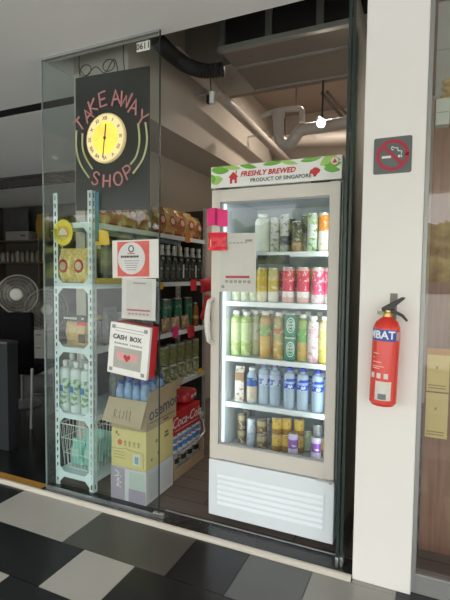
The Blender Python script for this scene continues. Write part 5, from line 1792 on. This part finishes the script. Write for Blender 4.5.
# track lamp
lp = at(320.5, 122, Y=3.72)
lamp = thing('track_spotlight', 'lit round spotlight hanging under the ceiling beside the white pipe', 'lamp', tuple(lp))
aim = Vector((0.30, -0.85, -0.45)).to_track_quat('Z', 'Y').to_matrix().to_4x4()
b = MB()
b.x = aim
b.lathe([(0, -0.014), (0.020, -0.012), (0.031, -0.002), (0.031, 0.002), (0.020, 0.008), (0, 0.010)], 18)
b.build('bulb', mat('bulb_lit', (1, 0.95, 0.85), 0.4, emit=(1.0, 0.92, 0.78), es=14), lamp)
b = MB()
b.x = aim
b.lathe([(0.0, -0.11), (0.030, -0.105), (0.034, -0.03), (0.040, 0.055), (0.036, 0.055), (0.032, -0.016), (0.0, -0.016)], 18)
b.build('lamp_housing', mat('lamp_white', (0.7, 0.68, 0.64), 0.4), lamp)
b = MB()
b.tube([(0, 0.06, 0.03), (0, 0.07, 0.34), (0, 0.07, 3.351 - lp.z)], 0.008, 8)
b.build('stem', black_metal, lamp)
pld = bpy.data.lights.new('spot_glow', 'SPOT')
pld.energy = 25
pld.color = (1.0, 0.84, 0.68)
pld.shadow_soft_size = 0.02
pld.spot_size = R(95)
pld.spot_blend = 0.5
plo = bpy.data.objects.new('spot_glow', pld)
COL.objects.link(plo)
plo.parent = lamp
plo.matrix_local = Matrix.Translation(aim.to_3x3() @ Vector((0, 0, 0.014))) @ aim @ Matrix.Rotation(PI, 4, 'X')
dl = thing('added_fill_lamp', 'warm round fill lamp added unseen behind the cooling unit', 'lamp', (-1.0, 4.45, 3.31))
b = MB()
b.lathe([(0, 0.04), (0.09, 0.04), (0.09, 0.0), (0.08, 0.0), (0.075, 0.02), (0, 0.02)], 20)
b.build('housing', mat('lamp_white', (0.7, 0.68, 0.64), 0.4), dl)
dld = bpy.data.lights.new('added_fill_glow', 'AREA')  # added lamp out of view, warms the rear ceiling and bulkhead
dld.shape = 'DISK'
dld.size = 0.15
dld.energy = 17
dld.color = (1.0, 0.86, 0.72)
dlo = bpy.data.objects.new('added_fill_glow', dld)
COL.objects.link(dlo)
dlo.parent = dl
dlo.location = (0, 0, 0.015)
tr_ = thing('lamp_track', 'dark slanted lamp track rails fixed under the shop ceiling', 'track', (0, 0, 0))
for (a, c_) in (((322, 93), (344, 119)), ((327, 92), (350, 118))):
    MB().tube([tuple(at(a[0], a[1], Y=3.9)), tuple(at(c_[0], c_[1], Y=4.6))], 0.014, 6).build('rail', mat('rail_dark', (0.10, 0.085, 0.075), 0.6), tr_)

# ================================================================== ENTRANCE AREA (dark, beyond the side pane)
def fan(label, px, py, Y, rad, z_floor, tilt, body):
    p = at(px, py, Y=Y)
    f = thing('standing_fan', label, 'fan', (p.x, p.y, 0.0), (0, 0, R(40 + tilt)))
    z = p.z
    b = MB()
    for rr_ in (1.0, 0.82, 0.64, 0.46):
        b.tube([(rad * rr_ * math.cos(k * PI / 16), -0.075 - 0.05 * (1 - rr_ ** 2), z + rad * rr_ * math.sin(k * PI / 16)) for k in range(32)], 0.006 if rr_ == 1 else 0.0022, 6, closed=True)
    b.tube([(rad * math.cos(k * PI / 16), -0.055, z + rad * math.sin(k * PI / 16)) for k in range(32)], 0.008, 6, closed=True)
    for k in range(48):
        a = 2 * PI * k / 48
        b.tube([(0.05 * math.cos(a), -0.125, z + 0.05 * math.sin(a)), (rad * 0.6 * math.cos(a + 0.08), -0.108, z + rad * 0.6 * math.sin(a + 0.08)), (rad * math.cos(a + 0.12), -0.072, z + rad * math.sin(a + 0.12))], 0.0016, 4)
        b.tube([(0.05 * math.cos(a), 0.03, z + 0.05 * math.sin(a)), (rad * math.cos(a), -0.045, z + rad * math.sin(a))], 0.0016, 4)
    b.build('grille', mat('fan_wire', (0.30, 0.29, 0.27), 0.4, metal=0.5), f)
    b = MB()
    b.x = T(0, -0.128, z) @ FACE_Y
    b.lathe([(0, 0.012), (0.05, 0.01), (0.062, 0.0), (0, -0.004)], 20)
    b.build('centre_badge', mat('fan_badge', (0.50, 0.50, 0.47), 0.4), f)
    b = MB()
    for k in range(3):
        a = 2 * PI * k / 3 + 0.6
        pts = []
        for (r_, da) in ((0.04, -0.25), (rad * 0.5, -0.42), (rad * 0.86, -0.30), (rad * 0.88, 0.25), (rad * 0.5, 0.35), (0.04, 0.3)):
            pts.append((r_ * math.cos(a + da), r_ * math.sin(a + da)))
        v = [(x, -0.03 - 0.02 * (1 if i < 3 else -1), z + y) for i, (x, y) in enumerate(pts)]
        v += [(x, yy + 0.003, zz) for x, yy, zz in v]
        b.add(v, [(0, 1, 2, 3, 4, 5), (11, 10, 9, 8, 7, 6)] + [(i, (i + 1) % 6, 6 + (i + 1) % 6, 6 + i) for i in range(6)])
    b.build('blades', mat('fan_blade', (0.12, 0.115, 0.105), 0.3), f)
    b = MB()
    b.ell((0, 0.06, z), (0.065, 0.09, 0.065), 16, 8)
    b.build('motor', body, f)
    b = MB()
    b.tube([(0, 0.07, 0.03), (0, 0.07, z)], 0.016, 10)
    b.build('pole', body, f)
    b = MB()
    b.lathe([(0, 0.0), (0.19, 0.0), (0.19, 0.015), (0.05, 0.045), (0, 0.045)], 24, (0, 0.07, 0.001))
    b.build('base', body, f)
    return f


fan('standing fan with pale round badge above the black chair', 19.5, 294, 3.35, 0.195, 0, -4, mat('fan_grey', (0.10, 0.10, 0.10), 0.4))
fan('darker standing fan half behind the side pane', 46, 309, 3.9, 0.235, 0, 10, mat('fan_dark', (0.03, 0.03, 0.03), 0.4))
# black chair
p = at(9, 362, Y=2.85)
ch = thing('black_chair', 'black upholstered chair with chrome legs in the dark entrance', 'chair', (p.x, 2.85, 0), (0, 0, R(20)))
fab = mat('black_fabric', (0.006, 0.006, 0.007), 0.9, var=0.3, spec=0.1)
chrome = mat('dull_chrome', (0.22, 0.225, 0.23), 0.3, metal=0.8)
hs_ = p.z
b = MB()
b.box(-0.22, 0.22, 0.0, 0.05, hs_ - 0.05, hs_ + 0.45)
b.build('backrest', fab, ch, bev=0.02, seg=3)
b = MB()
b.box(-0.23, 0.23, 0.05, 0.48, hs_ - 0.13, hs_ - 0.05)
b.build('seat', fab, ch, bev=0.025, seg=3)
for x in (-0.2, 0.2):
    for y0, y1 in ((0.03, -0.02), (0.44, 0.47)):
        MB().tube([(x, y0, hs_ - 0.06), (x * 1.05, y1, 0.0)], 0.013, 8).build('leg', chrome, ch)
# drawer cabinet
p = at(36, 330, Y=4.5)
cb_ = thing('drawer_cabinet', 'grey three-drawer cabinet beside the black chair', 'cabinet', (p.x, 4.5, 0), (0, 0, R(8)))
gm = mat('cabinet_grey', (0.17, 0.16, 0.15), 0.5, var=0.05)
ctop = p.z
MB().box(-0.24, 0.30, 0.015, 0.5, 0.03, ctop).build('carcass', gm, cb_, bev=0.004)
dh = (ctop - 0.05) / 3.2
for k in range(3):
    z1 = ctop - 0.02 - k * dh
    dd = MB().box(-0.235, 0.295, 0.0, 0.0145, z1 - dh + 0.012, z1).build('drawer', gm, cb_, bev=0.003)
    MB().box(0.0, 0.07, -0.012, 0.0, z1 - 0.05, z1 - 0.038).build('handle', black_metal, dd)
MB().box(-0.23, 0.29, 0.03, 0.48, 0.0, 0.03).build('plinth', black_metal, cb_)
# dark counter end at the picture's edge
p = at(7, 342, Y=2.45)
dk = thing('counter', 'blue-black counter end panel in front of the black chair', 'counter', (p.x, 2.45, 0))
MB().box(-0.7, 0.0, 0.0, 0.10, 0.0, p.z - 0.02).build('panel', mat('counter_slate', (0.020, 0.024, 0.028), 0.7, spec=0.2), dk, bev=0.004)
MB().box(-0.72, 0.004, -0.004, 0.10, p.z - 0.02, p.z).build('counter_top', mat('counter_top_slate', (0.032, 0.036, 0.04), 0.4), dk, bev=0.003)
# shelf with clutter on the rear wall
YR = 6.2


def rp(x, y, Y=YR):
    return at(x, y, Y=Y)


z_s = rp(20, 262).z
x0, x1 = rp(-12, 262).x, -2.6
rs = thing('wall_shelf', 'long dark wall shelf with uprights at the rear of the entrance area', 'shelf', (x0, YR, 0))
LW = x1 - x0
dw = mat('dark_shelf_wood', (0.09, 0.07, 0.055), 0.6)
for z in (z_s, rp(20, 240).z):
    MB().box(0, LW, 0, 0.395, z - 0.025, z).build('shelf_board', dw, rs)
for k in range(5):
    x = k * (LW - 0.03) / 4
    MB().box(x, x + 0.03, 0.01, 0.39, 0.0, rp(20, 240).z + 0.02).build('upright', dw, rs)
gz = rp(20, 240).z + 0.001
p = rp(15, 235)
wb_ = thing('storage_box', 'off-white oblong box on the upper dark shelf', 'box', (p.x, YR + 0.04, gz))
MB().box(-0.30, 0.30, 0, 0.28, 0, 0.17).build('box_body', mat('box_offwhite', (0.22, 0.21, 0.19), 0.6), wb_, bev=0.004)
MB().box(0.10, 0.22, -0.002, 0, 0.07, 0.10).build('dark_label', ink, wb_)
for k, (px, w_, h_, m_, lab) in enumerate(((12, 0.46, 0.46, mat('bag_charcoal', (0.05, 0.05, 0.05), 0.7), 'peaked charcoal bag on top of the off-white box'), (33, 0.30, 0.50, mat('bag_ochre', (0.26, 0.15, 0.02), 0.7), 'dark ochre sack beside the off-white box'), (47, 0.26, 0.40, mat('bag_maroon', (0.10, 0.04, 0.04), 0.7), 'maroon sack nearest the side pane on the upper shelf'))):
    zb = gz + (0.171 if k == 0 else 0)
    t = thing('cloth_sack', lab, 'sack', (rp(px, 230).x + (0.05 if k else 0), YR + 0.2, zb))
    b = MB()
    b.pillow(w_, 0.20, h_, wob=0.01)
    b.build('sack_body', m_, t)
    b = MB()
    b.tube([(-0.03, 0, h_ - 0.01), (0, 0, h_ + 0.03), (0.03, 0, h_ - 0.01)], 0.008, 6)
    b.build('tie', m_, t)
for k in range(9):
    px = -2 + k * 5.0
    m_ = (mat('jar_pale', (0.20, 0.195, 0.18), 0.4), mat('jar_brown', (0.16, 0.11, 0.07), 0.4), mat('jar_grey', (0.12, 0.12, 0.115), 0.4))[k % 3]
    make_bottle(0.05, 0.20 + 0.03 * (k % 2), m_, None, mat('jar_cap_dark', (0.06, 0.05, 0.05), 0.5), '%s jar from the picture edge on the lower dark shelf' % ORD[k], loc=(rp(px, 255).x, YR + 0.12, z_s + 0.001), name='storage_jar', cat='jar', neck=0.6, shoulder=0.75, group='jars on the dark shelf')
# ceiling grille / fittings of the entrance
p0, p1 = at(-2, 184, Z=ZC - 0.01), at(46, 178, Z=ZC - 0.01)
vg = thing('ceiling_grille', 'dark slotted ceiling grille far inside the entrance area', 'grille', (p0.x - 0.6, 4.5, ZC - 0.03))
gl_ = 3.3
MB().box(0, gl_, 0, 0.02, 0, 0.03).build('frame_rail', black_metal, vg)
MB().box(0, gl_, 0.48, 0.50, 0, 0.03).build('frame_rail', black_metal, vg)
for k in range(30):
    x = 0.02 + k * (gl_ - 0.08) / 29
    MB().box(x, x + 0.035, 0.02, 0.48, 0.005, 0.028).build('slat', mat('grille_grey', (0.16, 0.15, 0.14), 0.5), vg)
